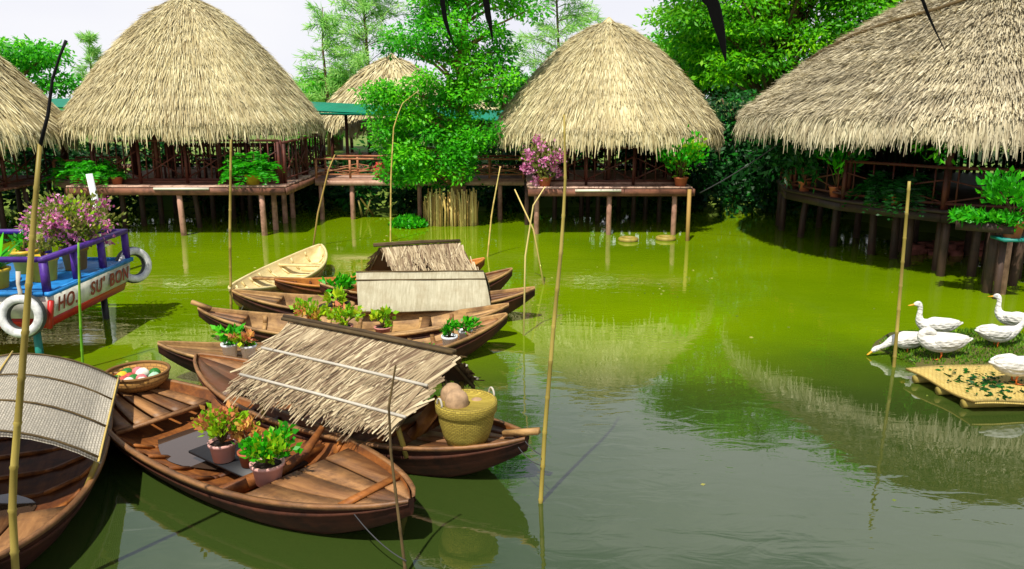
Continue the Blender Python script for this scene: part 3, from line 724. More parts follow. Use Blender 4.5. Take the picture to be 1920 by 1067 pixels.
# feathery trees behind
def feathery(label, base, h, wd, n, dens=1.0):
    t = thing('feathery_tree', label, 'tree', base, 0, None)
    MB().tube([(0, 0, 0), (.1, 0, h * .4), (-.05, .1, h * .75), (.05, 0, h)], [.09, .065, .04, .015], 7).build('trunk', M['dry_twig'], t, smooth=True)
    bm, lb = MB(), MB()
    for i in range(n):
        z = h * rng.uniform(.2, 1.0); a = rng.uniform(0, 2 * np.pi); Lb = wd * (1.12 - z / h) ** .6 * rng.uniform(.6, 1.2)
        d = np.array((math.cos(a), math.sin(a), rng.uniform(.35, .95)))
        s_ = np.linspace(0, 1, 7)[:, None]
        pts = np.array((0, 0, z)) + d * Lb * s_ + np.array((0, 0, -1)) * Lb * .45 * s_ ** 2
        bm.tube(pts, np.linspace(.014, .003, 7), 4)
        k = int(95 * dens); u = rng.random(k)[:, None] ** .7
        p = np.array((0, 0, z)) + d * Lb * u + np.array((0, 0, -1)) * Lb * .45 * u ** 2 + rng.normal(0, .05, (k, 3))
        dd = d * .7 + rng.normal(0, .45, (k, 3)) + np.array((0, 0, -.45))
        lb.leaves(p, dd, rng.uniform(.22, .42, k), rng.uniform(.022, .048, k), .05, np.clip(rng.normal(.55, .22, k), 0, 1), 2.2)
    bm.build('branches', M['dry_twig'], t); lb.build('crown', M['leaf_pine'], t)
q = survey_at(690, 200, 32); feathery('airy pale green feathery tree right above the distant brown hut roof', (q.x, 32, .3), 8.6, 2.6, 95)
q = survey_at(612, 200, 31); feathery('thin wispy tree beside the right edge of the tall cone roof', (q.x, 31, .3), 5.9, 1.5, 46, .8)
q = survey_at(1045, 120, 33); feathery('yellow green feathery tree behind the left slope of the middle hut', (q.x, 33, .3), 8.4, 2.3, 90)
q = survey_at(168, 110, 34); feathery('small wispy treetop just left of the tall cone roof', (q.x, 34, .3), 5.0, .8, 30)

def bigtree(label, base, clump_box, n, nleaf, L, mat, group=None):
    x0, x1, y0, y1, z0, z1 = clump_box; cl = []
    for i in range(n):
        u, v, s_ = rng.uniform(-1, 1), rng.uniform(-1, 1), rng.uniform(-1, 1)
        if u * u + s_ * s_ > 1.1: u *= .7; s_ *= .7
        r = rng.uniform(.45, 1.0)
        cl.append((((x0 + x1) / 2 + u * (x1 - x0) / 2 - base[0], (y0 + y1) / 2 + v * (y1 - y0) / 2 - base[1], (z0 + z1) / 2 + s_ * (z1 - z0) / 2), (r * 1.5, r * 1.1, r * .42)))
    zt = z1 * .8; tp = [(0, 0, 0), (.1, 0, zt * .35), (-.1, .1, zt * .65), (0, 0, zt)]
    limbs = [([(0, 0, max(1.2, c_[2] * .55)), (c_[0] * .5, c_[1] * .5, c_[2] * .85), c_], [.1, .06, .02]) for c_, r in cl[::3]]
    tree('broadleaf_tree', label, base, tp, [.3, .24, .17, .08], limbs, cl, mat, 'dry_twig', nleaf, L, L * .45, group, droop=-.35, tintvar=.24)
bigtree('large bright green spreading tree filling the gap between middle and right huts', (8.6, 27, .4), (5.3, 12, 25.2, 29, 2.6, 8.6), 185, 52000, .19, 'leaf_big')
bigtree('dark layered tree showing above the right slope of the middle hut', (6.6, 30, .4), (5.6, 9.0, 28.6, 31, 2.2, 5.8), 60, 15000, .22, 'leaf_tree')
bigtree('tall green tree behind the top of the large right hut', (14, 27, .4), (10.5, 18, 25, 29, 3.5, 9.5), 120, 34000, .21, 'leaf_big')
bigtree('rounded green tree behind the gap between the two left huts', (-18.5, 30, .4), (-22, -15.2, 28.5, 31.5, 1.2, 4.5), 70, 13000, .22, 'leaf_tree')
bigtree('low bushy tree behind the green tin roof beside the tall hut', (-7.2, 33, .4), (-9.2, -5.8, 32, 34.5, .8, 3.3), 34, 8000, .2, 'leaf_tree')
bigtree('dense tree behind the footbridge, right of the distant hut', (-.2, 27.5, .4), (-2.6, 2.6, 26.6, 29, .6, 3.4), 40, 8000, .2, 'leaf_tree')
bigtree('deep green tree under the tin roof end by the right hut', (6.3, 22.8, .3), (4.6, 8.0, 22.2, 24, .8, 2.7), 30, 7000, .16, 'leaf_dark')

# bamboo palisade round the trunk
mb = MB(); 
for i in range(85):
    x = rng.uniform(-2.12, -.80); y = 19.15 - .42 * math.sqrt(max(0, 1 - ((x + 1.46) / .7) ** 2)) + rng.uniform(-.05, .1)
    hh = rng.uniform(.55, .92); r = rng.uniform(.012, .026)
    mb.tube([(x, y, -.25), (x + rng.normal(0, .01), y, hh * .5), (x + rng.normal(0, .025), y + rng.normal(0, .02), hh)], [r, r, r * .9], 6, tint=rng.random())
tag(mb.build('bamboo_palisade', M['reed']), 'pale yellow bamboo palisade standing in the water round the tree trunk', 'fence')
# floating weed clump
mb = MB(); k = 900; a = rng.uniform(0, 2 * np.pi, k); rr = rng.random(k) ** .5
p = np.stack([-2.45 + rr * .42 * np.cos(a), 18.75 + rr * .4 * np.sin(a), .03 + .22 * (1 - rr ** 2) * rng.random(k)], 1)
mb.leaves(p, rng.normal(size=(k, 3)) * .6 + (0, 0, .7), rng.uniform(.07, .14, k), rng.uniform(.05, .09, k), .1)
tag(mb.build('water_hyacinth', M['leaf_fern']), 'bright green clump of floating water plants left of the bamboo palisade', 'water plant')
# driftwood sticks near footbridge
def stick(name, label, pts, r, mat, cat='pole', group=None, nodes=True, seg=8):
    mb = MB(); P = [np.array(p, float) for p in pts]
    if not nodes: mb.tube(P, r, seg, tint=rng.random())
    else:
        # resample, swell at nodes
        D = np.concatenate([[0], np.cumsum([np.linalg.norm(P[i + 1] - P[i]) for i in range(len(P) - 1)])]); Lt = D[-1]
        rs = .8 * np.broadcast_to(np.asarray(r, float), (len(P),)); s_ = [0]; step = .27
        pos = []; rad = []; tt = []
        k = 0; d = 0
        def at(d): return np.array([np.interp(d, D, [p[i] for p in P]) for i in range(3)]), float(np.interp(d, D, rs))
        while d < Lt:
            for dd, f in ((0, 1.0), (step - .03, .97), (step - .012, 1.22)):
                if d + dd < Lt: q, rr_ = at(d + dd); pos.append(q); rad.append(rr_ * f)
            d += step
        q, rr_ = at(Lt); pos.append(q); rad.append(rr_)
        n0 = len(pos); mb.tube(pos, rad, seg)
        tn = np.repeat(np.repeat(rng.uniform(.25, .8, n0 // 3 + 1), 3)[:n0 - 1], seg); mb.t[-1][:len(tn)] = tn
    o = mb.build(name, M[mat], smooth=True)
    return tag(o, label, cat, group)
g = 'bamboo poles standing in the pond'
def pole_pts(base, pts_px, Y): return [survey_at(px, py, Y if np.isscalar(Y) else Y[i]) for i, (px, py) in enumerate(pts_px)]
b0 = survey(12, 1075)
stick('bamboo_pole', 'long bamboo pole at the left edge with thin black bent tip', [(-2.99, 4.2, -.4)] + pole_pts(0, [(22, 930), (46, 640), (62, 430), (75, 270)], [4.22, 4.26, 4.3, 4.35]), [.028, .027, .024, .02, .014], 'bamboo', group=g)
stick('dry_branch', 'thin black curved branch tip rising from the left bamboo pole', pole_pts(0, [(74, 278), (90, 215), (98, 150), (112, 105), (124, 76)], 4.35), [.011, .0095, .008, .007, .009], 'frond_dark', 'branch', nodes=False)
stick('bamboo_pole', 'straight thin bamboo pole in front of the tall hut fern', [survey(430, 585) + Vector((0, 0, -.4))] + pole_pts(0, [(431, 440), (433, 262)], 11.0), [.026, .024, .02], 'bamboo', group=g)
stick('bamboo_pole', 'green bamboo pole beside the lettered side of the painted boat', [survey(152, 690) + Vector((0, 0, -.3))] + pole_pts(0, [(150, 590), (147, 455)], 8.55), [.019, .018, .014], 'bamboo_green', group=g)
stick('bamboo_pole', 'slanted thin stick in front of the red railed footbridge', [survey(582, 462) + Vector((0, 0, -.3))] + pole_pts(0, [(596, 400), (616, 318), (628, 290)], 16.2), [.02, .018, .014, .01], 'reed', group=g, nodes=False)
stick('bamboo_pole', 'tall thin pole with arched tip left of the tree', [survey(731, 452) + Vector((0, 0, -.3))] + pole_pts(0, [(733, 330), (738, 240), (752, 196), (782, 172)], 16.8), [.022, .02, .015, .011, .006], 'reed', group=g)
stick('bamboo_pole', 'short leaning stick right of the bamboo palisade', [survey(911, 482) + Vector((0, 0, -.3))] + pole_pts(0, [(922, 400), (938, 312)], 15.2), [.02, .018, .012], 'reed', group=g)
stick('bamboo_pole', 'longest bamboo pole with a kink, right of the woven basket', [survey(1008, 945) + Vector((0, 0, -.5))] + pole_pts(0, [(1022, 800), (1040, 590), (1052, 470), (1060, 350), (1058, 215)], [5.55, 5.6, 5.62, 5.64, 5.66]), [.022, .021, .019, .017, .013, .009], 'bamboo', group=g)
stick('bamboo_pole', 'thin crossing stick leaning left in front of the middle hut', [survey(1026, 535) + Vector((0, 0, -.3))] + pole_pts(0, [(1000, 430), (965, 355)], 12.8), [.014, .013, .009], 'reed', group=g, nodes=False)
stick('bamboo_pole', 'thin crossing stick leaning right beneath the pink flowers', [survey(981, 630) + Vector((0, 0, -.3))] + pole_pts(0, [(985, 480), (1000, 385), (1022, 350)], 9.95), [.012, .011, .009, .006], 'reed', group=g, nodes=False)
stick('bamboo_pole', 'crooked brown stick in front of the thatched boat roof', [survey(766, 1080) + Vector((0, 0, -.2))] + pole_pts(0, [(745, 950), (733, 850), (729, 760), (742, 684)], 4.6), [.014, .012, .011, .0095, .007], 'dry_twig', group=g)
stick('bamboo_pole', 'lone straight bamboo pole beside the drinking duck', [survey(1678, 690) + Vector((0, 0, -.4))] + pole_pts(0, [(1690, 520), (1705, 340)], 8.75), [.026, .024, .021], 'bamboo', group=g)
stick('bamboo_pole', 'pale bamboo stake right of the middle hut stilts', [survey(1289, 452) + Vector((0, 0, -.3)), survey_at(1293, 355, 16.9)], [.045, .042], 'reed', group=g, nodes=False)
stick('leaning_post', 'whitish post leaning in front of the tall hut deck', [survey_at(196, 440, 13.5) + Vector((0, 0, -.2)), survey_at(167, 326, 13.5)], [.06, .055], 'pot_white', nodes=False)
for lab, a_, b_ in (('pale driftwood stick crossing rightward under the footbridge', (704, 402), (676, 372)), ('pale driftwood stick crossing leftward under the footbridge', (684, 402), (694, 375)), ('pale forked stick beside the bridge stilt', (680, 404), (672, 376))):
    p_, q_ = survey(*a_), survey_at(*b_, 20.0); stick('driftwood_stick', lab, [p_ + Vector((0, 0, -.1)), q_], [.03, .02], 'reed', 'stick', 'driftwood under the footbridge', nodes=False)

# ================================================================ BOATS
class Sampan:
    def __init__(s, label, A, B, beam, zmid=.24, ztip=.45, hull='boat_hull_dark', inside='boat_in', rim='boat_in', floor=.05, p=2.3, q=.8, group='sampans moored in the pond', blunt=.05, cat='boat', name='sampan'):
        A = Vector(A); B = Vector(B); d = B - A; s.L = math.hypot(d.x, d.y); s.beam = beam; s.zmid = zmid; s.ztip = ztip; s.p, s.q = p, q; s.fl = floor; s.blunt = blunt
        s.root = thing(name, label, cat, ((A.x + B.x) / 2, (A.y + B.y) / 2, 0), math.atan2(d.y, d.x), group)
        n = 41; S = np.linspace(-1, 1, n); prof = np.array([(-1, 1), (-.93, .72), (-.8, .42), (-.58, .14), (-.3, .02), (0, 0), (.3, .02), (.58, .14), (.8, .42), (.93, .72), (1, 1)]); m_ = len(prof)
        Vo, Vi = [], []
        for t in S:
            x = t * s.L / 2; b_ = s.half(t); z = s.sheer(t); kz = s.keel(t)
            for u, v in prof:
                Vo.append((x, b_ * u, kz + (z - kz) * v))
            fz = max(kz + .05, s.fl) if abs(t) < .97 else z - .03
            fz = min(fz, z - .02); bi = max(b_ - .028, b_ * .5)
            for u, v in prof: Vi.append((x * (1 - .012), bi * u, fz + (z - .004 - fz) * v))
        F_o = [(i * m_ + j, i * m_ + j + 1, (i + 1) * m_ + j + 1, (i + 1) * m_ + j) for i in range(n - 1) for j in range(m_ - 1)]
        s.hull = MB().add(Vo, [f[::-1] for f in F_o]).add([Vo[j] for j in range(m_)], [tuple(range(m_))]).add([Vo[(n - 1) * m_ + j] for j in range(m_)], [tuple(range(m_))[::-1]]).build('hull', M[hull], s.root)
        s.lin = MB().add(Vi, F_o).build('lining', M[inside], s.root)
        mb = MB(); w_ = .03; hgt = .026
        for sd in (-1, 1):
            V = []; 
            for t in S:
                x = t * s.L / 2; b_ = s.half(t); z = s.sheer(t)
                for dy, dz in ((.008, -hgt), (.008, .006), (-w_, .006), (-w_, -hgt)): V.append((x, sd * max(b_ + dy, .004), z + dz))
            Fc = [(i * 4 + j, i * 4 + (j + 1) % 4, (i + 1) * 4 + (j + 1) % 4, (i + 1) * 4 + j) for i in range(n - 1) for j in range(4)]
            mb.add(V, Fc if sd > 0 else [f[::-1] for f in Fc])
        mb.build('gunwale', M[rim], s.root)
        wl = MB()
        for sd in (-1, 1):
            V = []
            for t in S:
                b_ = s.half(t); z = s.sheer(t); kz = s.keel(t)
                for k_, off in ((.80, .0), (.80, .012), (.70, .012), (.70, .0)):
                    V.append((t * s.L / 2, sd * (b_ * np.interp(k_, [.14, .42, .72, 1], [.58, .8, .93, 1]) + off), kz + (z - kz) * k_))
            Fc = [(i * 4 + j, i * 4 + (j + 1) % 4, (i + 1) * 4 + (j + 1) % 4, (i + 1) * 4 + j) for i in range(n - 1) for j in range(4)]
            wl.add(V, Fc if sd < 0 else [f[::-1] for f in Fc], .7)
        wl.build('rubbing_strake', M[hull], s.root)
    def half(s, t): return s.beam / 2 * (max(0, 1 - abs(t) ** s.p) ** s.q * (1 - s.blunt) + s.blunt)
    def sheer(s, t): return s.zmid + (s.ztip - s.zmid) * abs(t) ** 2.4
    def keel(s, t): return -.14 + (s.ztip + .02) * max(0, (abs(t) - .45) / .55) ** 1.8
    def width_in(s, t, z):
        kz = max(s.keel(t) + .05, s.fl); f = (z - kz) / max(s.sheer(t) - kz, .02); f = min(max(f, .02), 1)
        u = np.interp(f, [0, .02, .14, .42, .72, 1], [.1, .3, .58, .8, .93, 1]); return max(s.half(t) - .03, .01) * u
    def ribs(s, ts, mat='boat_in', wd=.045):
        for t in ts:
            mb = MB(); V = []
            z1 = s.sheer(t) - .03; z0 = max(s.keel(t) + .05, s.fl)
            zz = [z1, (z0 * .4 + z1 * .6), z0 + .12 * (z1 - z0), z0 + .015]
            pts = [(-s.width_in(t, z) + .01, z) for z in zz] + [(s.width_in(t, z) - .01, z) for z in zz[::-1]]
            for i in range(len(pts) - 1): mb.beam((t * s.L / 2, pts[i][0], pts[i][1]), (t * s.L / 2, pts[i + 1][0], pts[i + 1][1]), .022, wd, up=(1, 0, 0), tint=rng.random())
            mb.build('rib', M[mat], s.root)
    def deck(s, t0, t1, n, drop, mat, gap=.018, across=False, overlay=0.0, name='deck_board'):
        ts = np.linspace(t0, t1, 9); 
        if across:
            for i in range(n):
                a = t0 + (t1 - t0) * i / n; b_ = t0 + (t1 - t0) * (i + 1) / n - gap / s.L * 2
                mb = MB(); V = []
                for t in (a, b_):
                    z = s.sheer(t) - drop; wdt = s.width_in(t, z) - .004 + overlay
                    V += [(t * s.L / 2, -wdt, z), (t * s.L / 2, wdt, z), (t * s.L / 2, -wdt, z - .022), (t * s.L / 2, wdt, z - .022)]
                mb.add(V, [(0, 4, 5, 1), (2, 3, 7, 6), (0, 2, 6, 4), (1, 5, 7, 3), (0, 1, 3, 2), (4, 6, 7, 5)], rng.random()); mb.build(name, M[mat], s.root)
            return
        for i in range(n):
            mb = MB(); V = []
            e0 = -1 + 2 * i / n; e1 = -1 + 2 * (i + 1) / n; j0, j1 = rng.uniform(-.008, .008, 2)
            for t in ts:
                z = s.sheer(t) - drop; wdt = s.width_in(t, z) - .004 + overlay
                y0 = e0 * wdt + gap / 2; y1 = max(e1 * wdt - gap / 2, y0 + .003); x = t * s.L / 2
                V += [(x, y0, z + j0 * .5), (x, y1, z + j1 * .5), (x, y1, z - .022), (x, y0, z - .022)]
            Fc = [(k * 4 + j, (k + 1) * 4 + j, (k + 1) * 4 + (j + 1) % 4, k * 4 + (j + 1) % 4) for k in range(8) for j in range(4)] + [(0, 1, 2, 3), (35, 34, 33, 32)]
            mb.add(V, Fc, rng.random()); mb.build(name, M[mat], s.root)
    def thwart(s, t, wd, drop, mat, name='thwart'):
        z = s.sheer(t) - drop; y = s.width_in(t, z)
        MB().box((t * s.L / 2, 0, z), (wd, 2 * y - .006, .03), tint=rng.random()).build(name, M[mat], s.root)
    def floorboards(s, t0, t1, mat, z, k=.55, n=3, name='floor_board'):
        for i in range(n):
            x0, x1 = t0 * s.L / 2, t1 * s.L / 2; wt = min(s.width_in(t0, z), s.width_in(t1, z)) * k
            y0 = -wt + 2 * wt * i / n; y1 = -wt + 2 * wt * (i + 1) / n - .012
            MB().box(((x0 + x1) / 2, (y0 + y1) / 2, z), (x1 - x0, y1 - y0, .02), tint=rng.random()).build(name, M[mat], s.root)
    def P(s, t, y, z):
        a = s.root.rotation_euler[2]; x = t * s.L / 2; o = s.root.location
        return Vector((o.x + x * math.cos(a) - y * math.sin(a), o.y + x * math.sin(a) + y * math.cos(a), z))
    def tip(s, sgn, mat='boat_brown', ln=.22):
        t = sgn; x = t * s.L / 2
        MB().beam((x - sgn * ln * .7, 0, s.sheer(1) - .02), (x + sgn * ln * .35, 0, s.sheer(1) + .07), .05, .045).build('stem', M[mat], s.root)

def gable_roof(boat, x0, x1, hw, zr, ze, mat='palm_thatch', blades=2600, battens=(.0,), post_mat='bamboo', fringe=.12, skew=0.0, holes=False, blen=.3, bw=.016, skew_far=None):
    """thatched ridge roof on four props, local to the boat"""
    mb = MB(); nrm_c = math.hypot(hw, zr - ze)
    near_skew = skew
    for sd in (-1, 1):
        skew = near_skew if (sd < 0 or skew_far is None) else skew_far
        V = [(x0, 0, zr), (x1, 0, zr), (x1 + skew, sd * hw, ze), (x0 + skew, sd * hw, ze)]
        if holes and sd < 0:
            # two ragged gaps in the thatch: build the slope in strips round them
            def pt(u, v): return (x0 + (x1 - x0) * u + skew * v, sd * hw * v, zr + (ze - zr) * v)
            us = [0, .27, .34, .40, .46, 1]; vs = [0, .52, .88, 1]
            for i in range(5):
                for j in range(3):
                    if i in (1, 3) and j == 1: continue
                    mb.add([pt(us[i], vs[j]), pt(us[i + 1], vs[j]), pt(us[i + 1], vs[j + 1]), pt(us[i], vs[j + 1])], [(0, 1, 2, 3)], .1)
        else: mb.add(V, [(0, 1, 2, 3)], .1)
        nv = np.array((0, sd * (zr - ze), hw)) / nrm_c
        n = blades; u = rng.random(n); v = rng.random(n) * 1.0; Lb = blen * rng.uniform(.6, 1.25, n) / nrm_c
        def sp(u, v, off): return np.stack([x0 + (x1 - x0) * u + skew * v, sd * hw * v, zr + (ze - zr) * v], -1) + nv * off[:, None]
        if holes and sd < 0:
            k = ~(((np.abs(u - .305) < .05) | (np.abs(u - .43) < .045)) & (v + Lb * .5 > .5) & (v - Lb * .5 < .86)); u, v, Lb = u[k], v[k], Lb[k]; n = len(u)
        jx = rng.normal(0, .02, n) - .042
        off = rng.uniform(.006, .03, n)
        v0 = np.clip(v - Lb / 2, 0, 1); v1 = v0 + Lb
        v1 = np.minimum(v1, 1 + fringe * rng.uniform(.2, 1.1, n) / nrm_c * (1 + .9 * np.sin(u * 17) * np.sin(u * 41)))
        p0 = sp(u - jx, v0, off * .6); p1 = sp(u, (v0 + v1) / 2, off + .006); p2 = sp(u + jx, v1, off + np.abs(rng.normal(0, .012, n)))
        over = np.maximum(v1 - 1, 0) * nrm_c; p2[:, 2] -= over * .4
        mb._sidehint = np.broadcast_to(nv, (n, 3)) + rng.normal(0, .2, (n, 3))
        wd = bw * rng.uniform(.5, 1.5, n)
        mb.strips(np.stack([p0, p1, p2], 1), np.stack([wd, wd, wd * .5], 1), np.clip(rng.beta(1.15, 1.4, n), 0, 1))
    skew = near_skew
    roof = mb.build('roof', M[mat], boat.root)
    rp = MB()
    for i in range(3): rp.tube([(x0 - .08, (i - 1) * .022, zr + .035 + (.02 if i == 1 else 0)), ((x0 + x1) / 2, (i - 1) * .022, zr + .04 + (.02 if i == 1 else 0)), (x1 + .06, (i - 1) * .022, zr + .035)], .017, 7, tint=rng.random() * .6)
    rp.build('ridge_pole', M['dry_twig'], roof, smooth=True)
    for v in battens:
        for sd in (-1, 1):
            nv = np.array((0, sd * (zr - ze), hw)) / nrm_c * .045
            a = np.array((x0 - .04 + skew * v, sd * hw * v, zr + (ze - zr) * v)) + nv; b_ = np.array((x1 + .04 + skew * v, sd * hw * v, zr + (ze - zr) * v)) + nv
            MB().tube([a, (a + b_) / 2 + (0, 0, .004), b_], .013, 6, tint=.8).build('batten', M['rope'], roof, smooth=True)
    for xx in (x0 + .02, x1 - .02):
        for sd in (-1, 1):
            sk = skew if (sd < 0 or skew_far is None) else skew_far
            MB().tube([(xx, sd * .004, zr - .02), (xx + sk, sd * hw, ze - .02)], .016, 6).build('rafter', M['dry_twig'], roof, smooth=True)
    for xx in (x0 + .15, x1 - .12):
        for sd in (-1, 1):
            yb = min(boat.half(xx / (boat.L / 2)) - .02, hw)
            MB().tube([(xx, sd * yb, boat.zmid - .05), (xx + skew * .8, sd * hw * .85, ze + (zr - ze) * .15 - .02)], .022, 8).build('prop', M[post_mat], boat.root, smooth=True)
    return roof

Z = .45
# a: pale canoe
A, B = survey(437, 549, .36), survey(601, 464, .36)
ca = Sampan('pale cream plank canoe, narrow bow pointing to the far bank', A, B, .98, .27, .42, 'boat_tan', 'boat_pale', 'boat_pale', p=2.2, q=.85, floor=.06)
ca.ribs(np.linspace(-.75, .82, 9), 'boat_pale', .03); ca.thwart(.45, .12, .06, 'boat_pale'); ca.thwart(-.1, .12, .06, 'boat_tan')
# b: orange canoe
A, B = survey(515, 528, .38), survey(908, 488, .38)
cb_ = Sampan('orange plank canoe with dark prow, mostly behind the thatched boat', A, B, .80, .25, .42, 'boat_brown', 'boat_orange', 'boat_orange', floor=.06)
cb_.ribs(np.linspace(-.8, .8, 13), 'boat_brown', .03); cb_.deck(-.97, -.82, 2, .03, 'boat_brown'); cb_.deck(.8, .97, 2, .03, 'boat_orange')
# d: rear roofed boat
A, B = survey(600, 540, .38), survey(960, 510, .40)
cdb = Sampan('dark sampan under a torn tan thatched gable, third from the far side', A, B, .74, .26, .46, 'boat_hull_dark', 'boat_in', 'boat_tan', floor=.05)
def to_local(bt, x, y):
    a = bt.root.rotation_euler[2]; dx, dy = x - bt.root.location.x, y - bt.root.location.y
    return dx * math.cos(a) + dy * math.sin(a), -dx * math.sin(a) + dy * math.cos(a)
p_ = survey(703, 457, .90); q_ = survey(846, 457, .90)
gable_roof(cdb, to_local(cdb, p_.x, p_.y)[0], to_local(cdb, q_.x, q_.y)[0] + .08, .52, .90, .40, 'palm_thatch', 1700, battens=(), skew=.26, skew_far=-.12, holes=True, blen=.30, bw=.017)
cdb.deck(.72, .97, 3, .02, 'boat_tan'); cdb.ribs((-.6, -.3, .3, .6))
# c: front mat roofed boat
A, B = survey(437, 552, .40), survey(1003, 541, .44)
cc = Sampan('long brown sampan with flat grey matting roof, bow reaching right', A, B, .92, .24, .46, 'boat_hull_dark', 'boat_tan', 'boat_tan', floor=.05)
cc.deck(.62, .96, 4, .03, 'boat_deck'); cc.deck(-.96, -.7, 3, .02, 'boat_tan'); cc.ribs(np.linspace(-.6, .55, 8), 'boat_tan'); cc.thwart(-.42, .14, .05, 'boat_tan')
p_ = survey(664, 514, .70); q_ = survey(906, 504, .70); x0, x1 = to_local(cc, p_.x, p_.y)[0], to_local(cc, q_.x, q_.y)[0]
def mat_roof(boat, x0, x1, hw, zr, ze, mat, skew=.1, nrib=0, thick=.015, ysh=0.0, curve=.35):
    nu, nv_ = 16, 13; V = []; UV = []
    for k in (0, 1):
        for i in range(nu):
            for j in range(nv_):
                u = i / (nu - 1); v = -1 + 2 * j / (nv_ - 1)
                z = zr - (zr - ze) * ((1 - curve) * abs(v) + curve * v * v) - k * thick + .006 * math.sin(u * 11 + v * 5)
                V.append((x0 + (x1 - x0) * u + skew * abs(v), hw * v + ysh, z)); UV.append(((x1 - x0) * u, v * hw * 1.2))
    o_ = nu * nv_
    Ft = [(i * nv_ + j, (i + 1) * nv_ + j, (i + 1) * nv_ + j + 1, i * nv_ + j + 1) for i in range(nu - 1) for j in range(nv_ - 1)]
    Fb = [tuple(q + o_ for q in f[::-1]) for f in Ft]
    E_ = []
    for i in range(nu - 1):
        for j in (0, nv_ - 1): E_.append((i * nv_ + j, i * nv_ + j + o_, (i + 1) * nv_ + j + o_, (i + 1) * nv_ + j))
    for j in range(nv_ - 1):
        for i in (0, nu - 1): E_.append((i * nv_ + j, i * nv_ + j + 1, i * nv_ + j + 1 + o_, i * nv_ + j + o_))
    r = MB().add(V, Ft + Fb + E_).build('roof', M[mat], boat.root, smooth=False); add_uv(r, UV)
    return r, (lambda u, v, off=0: (x0 + (x1 - x0) * u + skew * abs(v), hw * v + ysh, zr - (zr - ze) * ((1 - curve) * abs(v) + curve * v * v) + off))
rf, fn = mat_roof(cc, x0, x1, .58, .70, .30, 'mat_plain', .10)
for v in (-.30, -.04, .3): MB().tube([fn(u, v, .012) for u in np.linspace(0, 1, 6)], .009, 6).build('batten', M['dry_twig'], rf, smooth=True)
for xx in (x0 + .45, x1 - .12):
    for sd in (-1, 1): MB().tube([(xx, sd * .42, .18), (xx + .03, sd * .44, .40)], .02, 8).build('prop', M['bamboo'], cc.root, smooth=True)
# e
A, B = survey(372, 579, .44), survey(954, 578, .40)
ce = Sampan('tan sampan carrying three small potted plants along its near side', A, B, .94, .20, .46, 'boat_hull_dark', 'boat_tan', 'boat_tan', floor=.05)
ce.ribs(np.linspace(-.62, .62, 7), 'boat_tan', .05); ce.deck(-.95, -.72, 3, .03, 'boat_deck'); ce.deck(.72, .95, 2, .03, 'boat_tan'); ce.deck(-.45, .12, 3, .12, 'boat_tan', name='floor_board')
ce.tip(-1, 'boat_tan'); ce.thwart(.45, .1, .04, 'boat_tan')
# f
A, B = survey(296, 645, .44), survey(950, 597, .40)
cf = Sampan('long sampan half hidden behind the thatched boat, white flower pots aboard', A, B, 1.02, .18, .46, 'boat_hull_dark', 'boat_tan', 'boat_tan', floor=.05)
cf.ribs((-.5, -.2, .1, .3, .42, .56, .68), 'boat_tan', .05); cf.deck(-.97, -.5, 4, .03, 'boat_tan'); cf.deck(.74, .95, 2, .03, 'boat_deck'); cf.deck(.36, .72, 3, .14, 'boat_deck', name='floor_board'); cf.thwart(.74, .06, .02, 'boat_deck')
# g: roofed sampan with basket
A, B = survey(370, 664, .42), survey(988, 832, .36)
cg = Sampan('dark sampan under a shaggy palm thatch roof, woven basket on its stern', A, B, 1.08, .25, .42, 'boat_hull_dark', 'boat_in', 'boat_deck', floor=.05, p=2.4, q=.78, blunt=.05)
cg.deck(-.99, -.56, 3, .02, 'boat_deck', .006); cg.deck(.52, .97, 4, .03, 'boat_deck', .016); cg.ribs(np.linspace(-.45, .42, 6)); cg.thwart(.36, .1, .05, 'boat_in'); cg.tip(1, 'boat_tan', .3)
p_ = survey(505, 618, .96); q_ = survey(806, 681, .96)
gable_roof(cg, to_local(cg, p_.x, p_.y)[0], to_local(cg, q_.x, q_.y)[0], .54, .96, .50, 'palm_thatch', 5200, battens=(.46, .88), blen=.40, bw=.018, fringe=.10, skew=-.1)
MB().tube([cgp for cgp in [(.52, -.1, .10), (.70, .05, .30), (.86, .18, .62)]], .02, 7).build('tiller', M['bamboo'], cg.root, smooth=True)
MB().beam((.8, .02, .12), (.95, .24, .44), .24, .02).build('rudder_board', M['boat_orange'], cg.root)
# i: foreground open boat
A, B = survey(196, 706, .34), survey(772, 940, .36)
ci = Sampan('open brown sampan in front holding two pink flowerpots and rainwater', A, B, 1.27, .25, .38, 'boat_hull_dark', 'boat_in', 'boat_deck', floor=.04, p=2.3, q=.78, blunt=.04)
ci.ribs((-.36, -.22, -.06, .08, .24, .36), 'boat_in', .05)
ci.deck(-.93, -.50, 5, .07, 'boat_deck', .035); ci.deck(.42, .80, 4, .04, 'boat_deck', .022); ci.deck(.83, .975, 3, .02, 'boat_deck', .01)
ci.thwart(-.49, .05, .09, 'boat_deck'); ci.thwart(.81, .06, .015, 'boat_in'); ci.floorboards(-.12, .34, 'slate', .15, .5, 1, 'floor_board')
mb = MB(); V = []; ts = np.linspace(-.40, .04, 14)
for t in ts: wd = ci.width_in(t, .08) * (.55 + .4 * math.sin((t + .40) / .44 * math.pi)); V += [(t * ci.L / 2, -wd, .078), (t * ci.L / 2, wd * .8, .078)]
mb.add(V, [(2 * k, 2 * k + 2, 2 * k + 3, 2 * k + 1) for k in range(13)]).build('bilge_water', M['bilge'], ci.root)
MB().tube([(.62, -.28, .16), (.72, -.05, .2), (.70, .2, .24), (.66, .42, .38)], [.05, .045, .04, .025], 8).build('bent_branch', M['boat_in'], ci.root, smooth=True)
MB().box((.55, 0, .12), (.06, 1.0, .1)).build('floor_bearer', M['boat_in'], ci.root)
